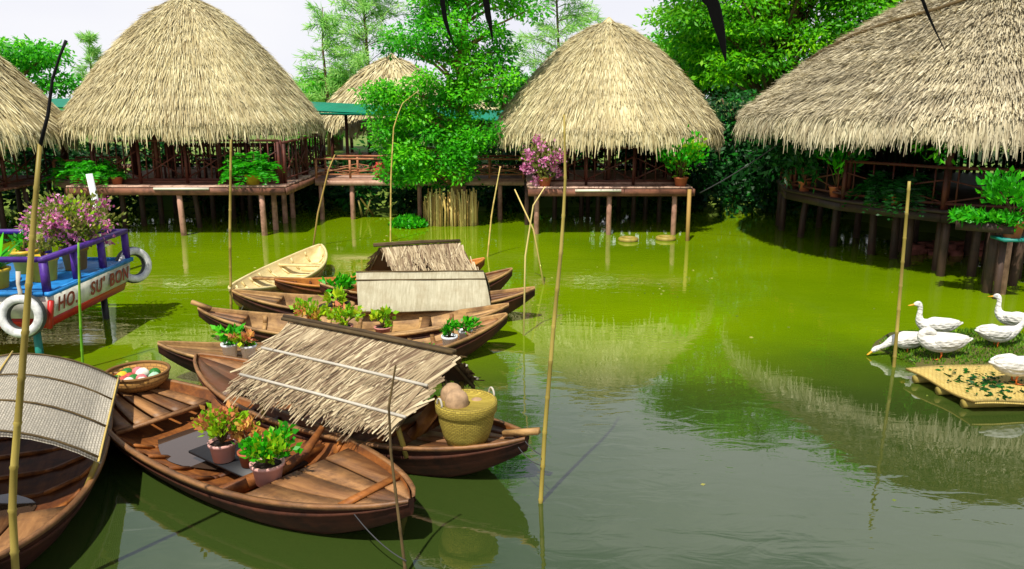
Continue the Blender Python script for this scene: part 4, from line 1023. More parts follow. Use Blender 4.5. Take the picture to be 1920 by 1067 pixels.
# j: mat covered boat at left edge
cj_c = Vector((-4.05, 5.85, 0)); ax = Vector((.37, -.93, 0))
cj = Sampan('sampan under an arched grey woven mat at the lower left corner', cj_c - ax * 2.1, cj_c + ax * 2.2, 1.56, .26, .42, 'boat_hull_dark', 'boat_brown', 'boat_deck', floor=.05, p=2.5, q=.72, blunt=.05)
cj.deck(.50, .96, 4, .04, 'boat_deck'); cj.ribs((-.4, -.2, 0, .2, .4)); cj.deck(-.95, -.6, 3, .03, 'boat_deck')
ro, fn = mat_roof(cj, -.95, .90, .82, .80, .46, 'mat_grey', 0.0, curve=.92)
for u in (.02, .33, .66, .98): MB().tube([fn(u, v, .012) for v in np.linspace(-1, 1, 15)], .008, 6).build('mat_rib', M['dry_twig'], ro, smooth=True)
for v in (-.99, .0, .99): MB().tube([fn(u, v, .014) for u in np.linspace(-.02, 1.02, 8)], .008, 6).build('batten', M['reed'], ro, smooth=True)
for xx in (-.8, .76):
    for sd in (-1, 1): MB().tube([(xx, sd * .68, .2), (xx, sd * .80, .46)], .02, 7).build('prop', M['bamboo'], cj.root, smooth=True)
MB().beam((.55, -.1, .14), (1.25, -.35, .30), .30, .02).build('dark_board', M['slate'], cj.root)
mb = MB(); V = []; ts = np.linspace(.16, .46, 12)
for t in ts: wd = cj.width_in(t, .08) * (.3 + .6 * math.sin((t - .16) / .30 * math.pi)); V += [(t * cj.L / 2, -wd, .078), (t * cj.L / 2, wd * .9, .078)]
mb.add(V, [(2 * k, 2 * k + 2, 2 * k + 3, 2 * k + 1) for k in range(11)]).build('bilge_water', M['bilge'], cj.root)

# mooring ropes
def rope(label, p0, p1, sag, mat='rope_dark', r=.004):
    p0, p1 = np.array(p0), np.array(p1); pts = [p0 + (p1 - p0) * t - np.array((0, 0, sag * 4 * t * (1 - t))) for t in np.linspace(0, 1, 9)]
    tag(MB().tube(pts, r, 6).build('mooring_rope', M[mat], smooth=True), label, 'rope', 'mooring ropes')
rope('thin dark rope from basket boat stern to the longest pole, upper strand', cg.P(.97, .02, .40), survey_at(1013, 852, 5.5), .02)
rope('thin dark rope from basket boat stern to the longest pole, lower strand', cg.P(.97, -.05, .35), survey_at(1013, 872, 5.5), .03)
rope('dark rope hanging from the open front sampan toward the crooked stick', ci.P(.83, -.25, .32), survey_at(762, 1052, 4.55), .05)
rope('white rope from the pale canoe bow down to the water', ca.P(-.82, -.1, .3), survey(448, 590, .02), .0, 'rope', .006)
rope('white rope slanting from the matting boat bow to the water', cc.P(-.72, -.2, .3), survey(478, 592, .02), .0, 'rope', .006)
rope('thin line stretched from middle hut bush toward the right hut eave', survey_at(1312, 362, 17.3), survey_at(1462, 268, 16.0), .05, 'rope_dark', .012)

# ================================================================ POTTED PLANTS
def pot_prof(r, h): return [(r * .72, 0), (r * .78, h * .02), (r * .97, h * .82), (r * 1.08, h * .84), (r * 1.1, h), (r * .98, h), (r * .9, h * .86), (0.0, h * .85)]
def potted(label, loc_, r, h, potmat, foliage, name='potted_plant', group=None, plate=True):
    t = thing(name, label, 'potted plant', loc_, 0, group)
    p = MB().lathe(pot_prof(r, h), seg=24).build('pot', M[potmat], t, smooth=True)
    MB().lathe([(r * .9, h * .87), (0.0, h * .9)], seg=16).build('soil', M['soil'], p)
    foliage(t, h); return t
def bushy(rad, hgt, n, mat, L=.09, W=.06, second=None, frac=.35, blossom=0, off=(0, 0), stems=9):
    def f(t, h):
        sb = MB(); lbs = MB(); l2 = MB(); bl = MB()
        nc = max(6, n // 28)
        for i in range(nc):
            d = unit(rng.normal(size=3) * (1, 1, .6) + np.array((0, 0, .35))); rr = rng.uniform(.45, 1)
            cpos = np.array((off[0], off[1], h + hgt * .45)) + d * np.array((rad, rad, hgt * .55)) * rr
            if i < stems: sb.tube([(0, 0, h * .85), (cpos[0] * .4, cpos[1] * .4, (h + cpos[2]) / 2), cpos], [.012, .008, .004], 5)
            k = n // nc; p = cpos + rng.normal(0, rad * .2, (k, 3)); p[:, 2] = np.maximum(p[:, 2], h * 1.02)
            nar = np.clip((p[:, 2] - h) / (.45 * hgt), .42, 1)[:, None]; p[:, :2] = np.array(off) + (p[:, :2] - np.array(off)) * nar
            dd = unit(p - np.array((0, 0, h))) + rng.normal(0, .5, (k, 3)) + (0, 0, .12)
            tgt = l2 if (second and rng.random() < frac) else lbs
            tgt.leaves(p, dd, L * rng.uniform(.6, 1.3, k), W * rng.uniform(.7, 1.2, k), .12, np.clip(rng.normal(.5, .22, k) + rng.normal(0, .15), 0, 1))
            if blossom and rng.random() < blossom:
                k = 40; p = cpos + d * rad * .16 + rng.normal(0, rad * .10, (k, 3)); bl.leaves(p, rng.normal(size=(k, 3)), L * .8, W * .9, .15)
        sb.build('stems', M['dry_twig'], t)
        if lbs.n: lbs.build('foliage', M[mat], t)
        if l2.n: l2.build('foliage', M[second], t)
        if bl.n: bl.build('blossoms', M['blossom'], t)
    return f
def ferny(rad, n, mat='leaf_fern', up=.9, droop=1.0, seg=14, W=.05):
    def f(t, h):
        lb = MB()
        for i in range(n):
            a = rng.uniform(0, 2 * np.pi); Lf = rad * rng.uniform(.65, 1.2); e = rng.uniform(.25, up)
            s_ = np.linspace(.12, 1, seg); x = Lf * s_ * math.cos(e); z = Lf * (s_ * math.sin(e) * 1.4 - droop * .75 * s_ ** 2)
            P_ = np.stack([x * math.cos(a), x * math.sin(a), h * .9 + z], 1)
            side = np.array((-math.sin(a), math.cos(a), 0)); wl = rad * .26 * np.sin(np.pi * np.clip(s_ * .95 + .05, 0, 1)) ** .7
            out = np.array((math.cos(a), math.sin(a), -.2))
            for sd in (-1, 1): lb.leaves(P_, side * sd + out * .55 + rng.normal(0, .15, (seg, 3)), wl, np.full(seg, W * rad), .1, np.clip(rng.normal(.5, .2, seg), 0, 1))
        lb.build('fronds', M[mat], t)
    return f
def agave(n, L):
    def f(t, h):
        lb = MB()
        for i in range(n):
            a = rng.uniform(0, 2 * np.pi); e = rng.uniform(.45, 1.35); Lf = L * rng.uniform(.7, 1.15); s_ = np.linspace(0, 1, 6)
            x = Lf * s_ * math.cos(e); z = Lf * (s_ * math.sin(e) - .35 * s_ ** 2 * math.cos(e))
            P_ = np.stack([x * math.cos(a), x * math.sin(a), h * .9 + z], 1)[None]
            lb._sidehint = np.array([(0, 0, 1.0)]) if e < 1.2 else np.array([(math.cos(a), math.sin(a), 0.2)])
            lb.strips(P_, np.array([[.05, .075, .075, .06, .035, .004]]) * L / .4, np.array([rng.random()]))
        lb.build('leaves', M['leaf_fern'], t)
    return f
# foreground pots in boat i
potted('pink flowerpot with lime green bush nearest the viewer in the front sampan', survey(504, 905, .165), .118, .17, 'pot_pink', bushy(.175, .24, 460, 'leaf_lime', .06, .045, 'leaf_fern', .4), group='pink pots in the front sampan')
potted('pink flowerpot with coral and yellow leaves, rear one in the front sampan', survey(420, 862, .165), .105, .16, 'pot_pink', bushy(.17, .27, 420, 'leaf_lime', .055, .04, 'leaf_coral', .45), group='pink pots in the front sampan')
potted('brown pot half hidden between the two pink flowerpots', survey(468, 872, .165), .08, .12, 'pot_terra', bushy(.12, .22, 200, 'leaf_coral', .055, .04, 'leaf_lime', .5))
# boat e pots
potted('blue pot with coral tinged plant on the tan sampan', survey(584, 622, .145), .115, .14, 'pot_blue', bushy(.19, .22, 260, 'leaf_coral', .075, .05, 'leaf_lime', .55), group='pots on the tan sampan')
potted('salmon pot with yellow green plant, middle one on the tan sampan', survey(646, 627, .145), .105, .12, 'pot_salmon', bushy(.18, .2, 240, 'leaf_lime', .075, .05, 'leaf_coral', .3), group='pots on the tan sampan')
potted('salmon pot with smallest lime plant, rightmost on the tan sampan', survey(718, 628, .12), .10, .11, 'pot_salmon', bushy(.13, .2, 160, 'leaf_lime', .08, .06), group='pots on the tan sampan')
# boat f pots
potted('white pot with grassy plant, lower one on the half hidden sampan', cf.P(.62, -.13, .10), .09, .19, 'pot_white', bushy(.11, .14, 130, 'leaf_fern', .07, .03), group='white pots on the half hidden sampan')
potted('white pot with grassy plant nearer the right bow of the half hidden sampan', cf.P(.73, -.03, .14), .08, .17, 'pot_white', bushy(.12, .12, 130, 'leaf_fern', .08, .03), group='white pots on the half hidden sampan')
potted('white pot with green sprout at the left bow of the half hidden sampan', cf.P(-.63, -.06, .24), .085, .16, 'pot_white', bushy(.14, .14, 120, 'leaf_fern', .075, .05), group='white pots on the half hidden sampan')
potted('white pot with orange tinged sprout under the thatched roof corner', cf.P(-.53, -.10, .21), .085, .17, 'pot_white', bushy(.14, .16, 120, 'leaf_lime', .075, .05, 'leaf_coral', .4), group='white pots on the half hidden sampan')
t = thing('planter_box', 'low white planter box of sprouts behind the thatched boat ridge', 'planter', cf.P(.42, -.25, .08), cf.root.rotation_euler[2])
mb = MB()
for y in (-.09, .09): mb.box((0, y, .06), (.36, .015, .12))
for x in (-.1725, .1725): mb.box((x, 0, .06), (.015, .164, .119))
mb.box((0, 0, .01), (.33, .165, .018)); mb.build('box', M['pot_white'], t)
MB().box((0, 0, .06), (.328, .163, .07)).build('soil', M['soil'], t)
mb = MB(); k = 140; p = np.stack([rng.uniform(-.15, .15, k), rng.uniform(-.07, .07, k), np.full(k, .1)], 1); mb.leaves(p, rng.normal(size=(k, 3)) * .4 + (0, 0, 1), .08, .03); mb.build('foliage', M['leaf_fern'], t)
# bowl of hyacinth in boat c
potted('wide shallow wooden bowl of green water plants on the matting roof boat', cc.P(-.31, -.28, .20), .24, .12, 'boat_tan', bushy(.13, .14, 110, 'leaf_lime', .1, .06), name='plant_bowl')
t = thing('leafy_plant', 'dark leafy plant in the bow of the torn roof boat', 'plant', cdb.P(-.83, -.06, .27)); bushy(.2, .22, 160, 'leaf_fern', .1, .06)(t, 0.02)
# hut plants
potted('yellow pot with spreading bright fern on the tall hut deck corner', (-5.72, 17.72, 1.10), .17, .24, 'pot_yellow', ferny(.82, 64, seg=16, up=1.2), group='ferns on the tall hut deck')
potted('yellow pot with low fern at the left end of the tall hut deck', (-9.28, 17.75, 1.10), .16, .22, 'pot_yellow', ferny(.72, 52, seg=15, up=1.0), group='ferns on the tall hut deck')
potted('terracotta pot with small fern next to the left yellow pot', (-8.75, 17.78, 1.10), .12, .17, 'pot_terra', ferny(.36, 26, seg=12, up=1.0))
potted('fern drooping from the shaded bridge near the left edge', (-10.2, 18.8, 1.05), .13, .18, 'pot_terra', ferny(.75, 40, seg=14, up=1.1))
potted('pink bougainvillea on the left corner of the middle hut deck', (.72, 17.68, 1.07), .15, .2, 'pot_terra', bushy(.50, .85, 900, 'leaf_olive', .09, .055, blossom=.9, off=(.03, -.1)))
potted('bright green leafy bush on the right corner of the middle hut deck', (3.72, 17.68, 1.07), .15, .2, 'pot_terra', bushy(.58, .95, 900, 'leaf_fern', .12, .07, 'leaf_lime', .35))
# right hut plants
cR = (9.7, 16.45)
def ring(a, r): return (cR[0] + r * math.cos(R(a)), cR[1] + r * math.sin(R(a)), 1.15)
potted('large dark drooping fern hanging over the right hut deck edge', ring(219, 3.86), .16, .24, 'pot_terra', ferny(.85, 60, 'leaf_dark', seg=16, up=1.0, droop=1.3), group='plants along the right hut deck')
potted('terracotta pot of tall dark leaves, left end of the right hut deck', ring(172, 3.86), .12, .2, 'pot_terra', bushy(.4, .6, 260, 'leaf_dark', .2, .08), group='plants along the right hut deck')
potted('terracotta pot with long drooping leaves second along the right hut deck', ring(186, 3.86), .12, .2, 'pot_terra', bushy(.35, .8, 260, 'leaf_dark', .24, .08), group='plants along the right hut deck')
potted('terracotta pot with pale leaf tips third along the right hut deck', ring(201, 3.86), .12, .2, 'pot_terra', bushy(.35, .75, 240, 'leaf_fern', .2, .06), group='plants along the right hut deck')
def planter(label, p0, p1):
    p0, p1 = Vector(p0), Vector(p1); d = p1 - p0; t = thing('fern_planter', label, 'planter', p0, math.atan2(d.y, d.x)); L_ = d.length
    MB().box((L_ / 2, 0, .07), (L_, .2, .14)).build('box', M['pile_shade'], t)
    lb = MB(); k = 900; x = rng.uniform(-.05, L_ + .05, k); y = rng.normal(0, .09, k); p = np.stack([x, y, .14 + rng.random(k) * .1], 1)
    lb.leaves(p, rng.normal(size=(k, 3)) * .7 + (0, 0, .5), rng.uniform(.08, .17, k), .05, .1); lb.build('foliage', M['leaf_fern'], t)
q0, q1 = survey_at(1795, 408, 12.15), survey_at(1905, 412, 11.7)
planter('wooden planter of bright ferns outside the right hut corner', (q0.x, q0.y, 1.02), (q1.x, q1.y, 1.02))
q_ = survey_at(1897, 445, 11.75)
potted('terracotta pot with bright bush by the nearest right hut stilt', (q_.x, 11.75, q_.z), .15, .26, 'pot_terra', bushy(.42, .65, 520, 'leaf_fern', .12, .07))
MB_ = MB().box((0, 0, -.02), (.42, .36, .04)); o = MB_.build('pot_shelf', M['teal'], None, loc=(q_.x, 11.75, q_.z)); o.parent = h3; o.location = (q_.x - cR[0], 11.75 - cR[1], q_.z)
MB().tube([(q_.x - cR[0] - .08, 11.8 - cR[1], -.5), (q_.x - cR[0] - .08, 11.8 - cR[1], q_.z - .04)], .05, 8).build('pile', M['pile_shade'], h3, smooth=True)
# red jar on the bridge
t = MB().lathe([(.0, 0), (.13, .0), (.2, .12), (.2, .24), (.12, .34), (.13, .38)], seg=18).build('red_jar', M['red_cloth'], loc=survey_at(715, 333, 20.1)); t.location.z = 1.02; tag(t, 'round red jar on the footbridge beside the tree leaves', 'jar')

# ================================================================ BASKET, COCONUTS, TRAY
bk = cg.P(.755, -.13, .315)
t = thing('woven_basket', 'tall yellow woven basket with white rope handles on the boat stern', 'basket', bk, .4); t.scale = (.93, .93, .80)
mb = MB(); mb.lathe([(.0, .004), (.17, .0), (.205, .10), (.235, .24), (.247, .36), (.250, .43), (.236, .43), (.23, .36), (.2, .12), (.16, .03), (0.0, .03)], seg=36)
o = mb.build('body', M['basket_weave'], t, smooth=True); lathe_uv(o, .28)
mb = MB(); mb.lathe([(.252, .33), (.262, .345), (.266, .42), (.258, .445), (.240, .445), (.238, .42)], seg=36); o = mb.build('rim', M['basket_weave'], t, smooth=True); lathe_uv(o, .28)
for a in (.15, math.pi + .15):
    cx, cy = .25 * math.cos(a), .25 * math.sin(a); s_ = np.linspace(0, math.pi, 9)
    MB().tube([(cx - math.sin(a) * .045 * math.cos(q), cy + math.cos(a) * .045 * math.cos(q), .43 + .085 * math.sin(q)) for q in s_], .009, 6).build('handle', M['rope'], t, smooth=True)
def coconut(label, p, r):
    mb = MB(); pr = [(r * math.sin(a) * (1 + .06 * math.sin(a * 3)), -r * 1.08 * math.cos(a)) for a in np.linspace(0.0, math.pi, 12)]; pr[0] = (0, pr[0][1]); pr[-1] = (0.0, pr[-1][1])
    o = mb.lathe(pr, seg=18).build('coconut', M['coconut'], smooth=True, loc=p); tag(o, label, 'coconut', 'coconuts in the woven basket')
coconut('pale tan coconut at the front of the yellow woven basket', bk + Vector((-.07, -.05, .35)), .10)
coconut('darker coconut lying behind the pale one in the yellow basket', bk + Vector((-.12, .08, .36)), .095)
coconut('third coconut low at the right inside the yellow basket', bk + Vector((.08, .06, .25)), .09)

tr = survey(260, 718, .29)
tr.z = .262
t = thing('round_tray', 'round woven bamboo tray of coloured balls on the front sampan bow', 'tray', tr)
mb = MB(); mb.lathe([(0.0, .0), (.20, .0), (.275, .06), (.292, .15), (.278, .15), (.262, .07), (.195, .02), (0.0, .02)], seg=40); o = mb.build('body', M['tray_weave'], t, smooth=True); lathe_uv(o, .3)
MB().torus((0, 0, .15), .286, .015, seg=40, ms=8).build('rim', M['tray_weave'], t, smooth=True)
balls = [('yellow', 'b_yellow', (-.15, .0), 'yellow ball at the left of the round tray'), ('green', 'b_green', (-.15, .1), 'dark green ball at the upper left of the tray'), ('pink', 'b_pink', (-.06, .13), 'pink ball at the back of the round tray'),
         ('white', 'b_white', (.02, .06), 'large white ball in the middle of the tray'), ('green', 'b_green', (.12, .1), 'dark green ball at the upper right of the tray'), ('mint', 'b_mint', (.17, -.02), 'pale mint ball at the right of the tray'),
         ('red', 'b_red', (-.06, -.04), 'red ball beside the yellow one in the tray'), ('pink', 'b_pink', (.07, -.08), 'pink ball right of centre near the front of the tray'), ('white', 'b_white', (-.01, -.17), 'white ball at the front rim of the tray'),
         ('white', 'b_white', (.11, -.16), 'white ball at the front right of the tray'), ('green', 'b_green', (-.15, -.11), 'dark green ball at the front left of the tray'), ('red', 'b_red', (-.075, -.13), 'red ball near the front rim of the tray'), ('green', 'b_green', (.0, -.085), 'small green ball between the red and pink ones')]
for i, (nm, mt, (x, y), lab) in enumerate(balls):
    r = .058 if i != 3 else .066
    mb = MB(); n_ = 10; sg = 16; V = []; Fc = []
    pr = [(r * math.sin(a), -r * .9 * math.cos(a)) for a in np.linspace(0, math.pi, n_)]
    mb.lathe(pr, seg=sg); VV = mb.v[-1]; an = np.arctan2(VV[:, 1], VV[:, 0]); mb.v[-1] = VV * (1 + .05 * np.cos(an * 5))[:, None]
    o = mb.build('ball', M[mt], smooth=True, loc=(tr.x + x, tr.y + y, .262 + .02 + r * .9 + .02)); tag(o, lab, 'ball', 'coloured balls in the round tray')

# ================================================================ PAINTED BOAT ON STILTS (left)
t = thing('painted_boat', 'blue white and red painted boat with purple railing and lettering, raised on stilts', 'boat', (-5.27, 8.83, 0))
W_, L_ = 3.2, 2.0; zb, zr_, zw, zt_ = .39, .515, .785, .835
def hull_ring(ins, z): return [(-ins, ins * .6, z), (-ins, L_ - ins * .6, z), (-W_ + ins, L_ - ins * .6, z), (-W_ + ins, ins * .6, z)]
def band(i0, z0, i1, z1):
    a, b2 = hull_ring(i0, z0), hull_ring(i1, z1); return MB().add(a + b2, [(k, (k + 1) % 4, 4 + (k + 1) % 4, 4 + k) for k in range(4)] + [(3, 2, 1, 0), (4, 5, 6, 7)])
hb = band(.10, zb, .06, zr_).build('hull_bottom', M['paint_red'], t)
hs = band(.03, zr_ + .001, .005, zw).build('hull_side', M['paint_white'], t)
mb = MB()
mb.box((.0, L_ / 2, (zw + zt_) / 2), (.06, L_ + .06, zt_ - zw)); mb.box((-W_ / 2 - .03, -.0, (zw + zt_) / 2), (W_ - .06, .06, zt_ - zw - .002)); mb.box((-W_ / 2 - .03, L_, (zw + zt_) / 2), (W_ - .06, .06, zt_ - zw - .002))
mb.box((-W_ / 2, L_ / 2, zw + .01), (W_ - .05, L_ - .05, .02)); mb.build('deck', M['paint_blue'], t)
mb = MB(); ps = [(-.03, .03), (-.03, L_ * .34), (-.03, L_ * .66), (-.03, L_ - .03), (-1.1, L_ - .03), (-2.2, L_ - .03), (-1.1, .03), (-2.2, .03)]
for x, y in ps: MB().box((x, y, zt_ + .17), (.07, .07, .338)).build('rail_post', M['paint_purple'], t)
MB().box((-.03, L_ / 2, zt_ + .37), (.075, L_ + .02, .055)).build('rail', M['paint_purple'], t)
MB().box((-W_ / 2 - .04, .03, zt_ + .37), (W_ - .08, .07, .055)).build('rail', M['paint_purple'], t)
MB().box((-W_ / 2 - .04, L_ - .03, zt_ + .37), (W_ - .08, .07, .055)).build('rail', M['paint_purple'], t)
MB().box((.0, -.02, .575), (.05, .05, .33), rot=np.array(Matrix.Rotation(.18, 3, 'Y'))).build('corner_trim', M['paint_red'], t)
for txt, y in (('HO.', .13), ("SU'", .88), ('BON', 1.36)):
    fc = bpy.data.curves.new('lettering', 'FONT'); fc.body = txt; fc.size = .225; fc.shear = .28; fc.extrude = .003; fc.space_character = 1.18; fc.offset = .004
    tmp = bpy.data.objects.new('tmp', fc); COL.objects.link(tmp); bpy.context.view_layer.update()
    me = bpy.data.meshes.new_from_object(tmp.evaluated_get(bpy.context.evaluated_depsgraph_get())); bpy.data.objects.remove(tmp)
    me.materials.clear(); me.materials.append(M['letter_red']); me.name = 'lettering'
    fo = bpy.data.objects.new('lettering', me); COL.objects.link(fo); fo.parent = t
    fo.rotation_euler = (R(90) - .0, 0, R(90)); fo.location = (-.012, y, .575)
    fo.rotation_euler = Matrix(((0, -.22, .975), (1, 0, 0), (0, .975, .22))).to_euler() if False else (R(90), 0, R(90))
    fo.location.x = .004
for x, y in ((-.35, .25), (-.35, 1.85), (-1.6, .3), (-2.8, .3), (-2.8, 1.8)):
    MB().tube([(x, y, -.5), (x, y, zb + .01)], .045, 9).build('stilt', M['teal' if y < 1 else 'slate'], t, smooth=True)
def tyre(label, loc_, axis, hang):
    tt = thing('tyre_fender', label, 'tyre', loc_, 0, 'white painted tyre fenders on the painted boat')
    MB().torus((0, 0, 0), .195, .062, axis, 30, 12, 1.1).build('tyre', M['tyre_dark'], tt, smooth=True)
    ax_ = np.array(axis, float); ax_ /= np.linalg.norm(ax_)
    MB().torus(ax_ * .045, .195, .048, axis, 30, 10, .8).build('painted_wall', M['tyre_white'], tt, smooth=True)
    if hang: MB().tube([(0, 0, .18), (.015, .0, .28), (-.01, .02, .36), (0, .04, .5)], [.018, .024, .02, .026], 8).build('hanging_rope', M['rope'], tt, smooth=True)
q_ = survey_at(42, 592, 8.66); tyre('white painted tyre tied by rope to the near end of the painted boat', (q_.x, 8.66, q_.z), (.1, -1, .15), True)
q_ = survey_at(252, 496, 10.95); tyre('white painted tyre hung on the far corner of the painted boat', (q_.x, 10.92, q_.z), (.75, -.5, .15), False)
dz = zw + .02
potted('large yellow pot inside the purple rail of the painted boat', (-5.72, 9.55, dz), .17, .30, 'pot_yellow', bushy(.14, .2, 80, 'leaf_olive', .08, .05), group='pots on the painted boat')
potted('brown pot of tall pink bougainvillea on the painted boat', (-5.68, 10.2, dz), .16, .30, 'pot_brown', bushy(.47, .62, 2000, 'leaf_olive', .07, .04, 'leaf_lime', .15, blossom=.42, off=(.02, -.05), stems=24), group='pots on the painted boat')
potted('ochre pot with broad pointed green leaves at the left edge', (-6.05, 9.15, dz), .15, .24, 'pot_yellow', agave(20, .5), group='pots on the painted boat')
potted('yellow pot behind the pointed leaf plant on the painted boat', (-6.2, 10.0, dz), .16, .30, 'pot_yellow', bushy(.2, .2, 90, 'leaf_fern', .08, .05), group='pots on the painted boat')

# ================================================================ TURF ISLET, RAFT, DUCKS
mb = MB(); n_ = 40; cI = survey(1850, 655, .05); V = [(cI.x, cI.y, .10)]
for r, z in ((.4, .10), (.75, .085), (1.0, .03), (1.06, -.1)):
    for i in range(n_):
        a = 2 * math.pi * i / n_; k = 1 + .09 * math.sin(a * 3 + 1) + .05 * math.sin(a * 7)
        V.append((cI.x + 1.25 * r * k * math.cos(a), cI.y + .85 * r * k * math.sin(a), z))
Fc = [(0, 1 + i, 1 + (i + 1) % n_) for i in range(n_)] + [(1 + q * n_ + i, 1 + (q + 1) * n_ + i, 1 + (q + 1) * n_ + (i + 1) % n_, 1 + q * n_ + (i + 1) % n_) for q in range(3) for i in range(n_)]
tag(mb.add(V, Fc).build('mud_islet', M['mud'], smooth=True), None, kind='structure')
mb = MB(); k = 9000; a = rng.uniform(0, 2 * np.pi, k); rr = rng.random(k) ** .5
p = np.stack([cI.x + 1.25 * rr * np.cos(a) * .98, cI.y + .85 * rr * np.sin(a) * .98, np.interp(rr, [0, .75, 1], [.09, .08, .02])], 1)
mb.leaves(p, rng.normal(size=(k, 3)) * .55 + (0, 0, .7), rng.uniform(.03, .08, k), rng.uniform(.008, .02, k), .05)
tag(mb.build('islet_grass', M['grass']), 'short green grass on the small islet under the ducks', 'grass', kind='stuff')
cor = [survey(1698, 690, .12), survey(1828, 754, .12), survey(1990, 752, .12), survey(1880, 680, .12)]
nu, nv_ = 14, 10; V = []; UV = []
for k_ in (0, 1):
    for i in range(nu):
        for j in range(nv_):
            u, v = i / (nu - 1), j / (nv_ - 1); e = (cor[0] * (1 - u) + cor[1] * u) * (1 - v) + (cor[3] * (1 - u) + cor[2] * u) * v
            V.append((e.x, e.y, e.z - .025 * k_ + .012 * math.sin(u * 7 + v * 5))); UV.append((u * .9, v * 1.2))
o_ = nu * nv_; Ft = [(i * nv_ + j, (i + 1) * nv_ + j, (i + 1) * nv_ + j + 1, i * nv_ + j + 1) for i in range(nu - 1) for j in range(nv_ - 1)]
E_ = [(i * nv_ + j, i * nv_ + j + o_, (i + 1) * nv_ + j + o_, (i + 1) * nv_ + j) for i in range(nu - 1) for j in (0, nv_ - 1)] + [(i * nv_ + j, i * nv_ + j + 1, i * nv_ + j + 1 + o_, i * nv_ + j + o_) for j in range(nv_ - 1) for i in (0, nu - 1)]
t = thing('woven_raft', 'yellow woven mat raft littered with leaves beside the duck islet', 'raft', (0, 0, 0))
o = MB().add(V, Ft + [tuple(q + o_ for q in f[::-1]) for f in Ft] + E_).build('mat', M['mat_yellow'], t); add_uv(o, UV)
mb = MB(); k = 160; u = np.clip(rng.normal(.55, .2, k), .05, .95); v = np.clip(rng.normal(.5, .2, k), .05, .95)
C4 = [np.array(q) for q in cor]; p = (C4[0] * (1 - u)[:, None] + C4[1] * u[:, None]) * (1 - v)[:, None] + (C4[3] * (1 - u)[:, None] + C4[2] * u[:, None]) * v[:, None] + (0, 0, .018)
mb.leaves(p, rng.normal(size=(k, 3)) * (1, 1, .08), rng.uniform(.04, .09, k), rng.uniform(.02, .04, k), .05); mb.build('litter', M['leaf_dark'], t)['kind'] = 'stuff'
mb = MB()
for f_ in (.15, .5, .85):
    a_ = cor[0].lerp(cor[1], f_); b_ = cor[3].lerp(cor[2], f_); mb.tube([(a_.x, a_.y, .045), (b_.x, b_.y, .045)], .045, 8)
mb.build('float_pole', M['bamboo'], t, smooth=True)

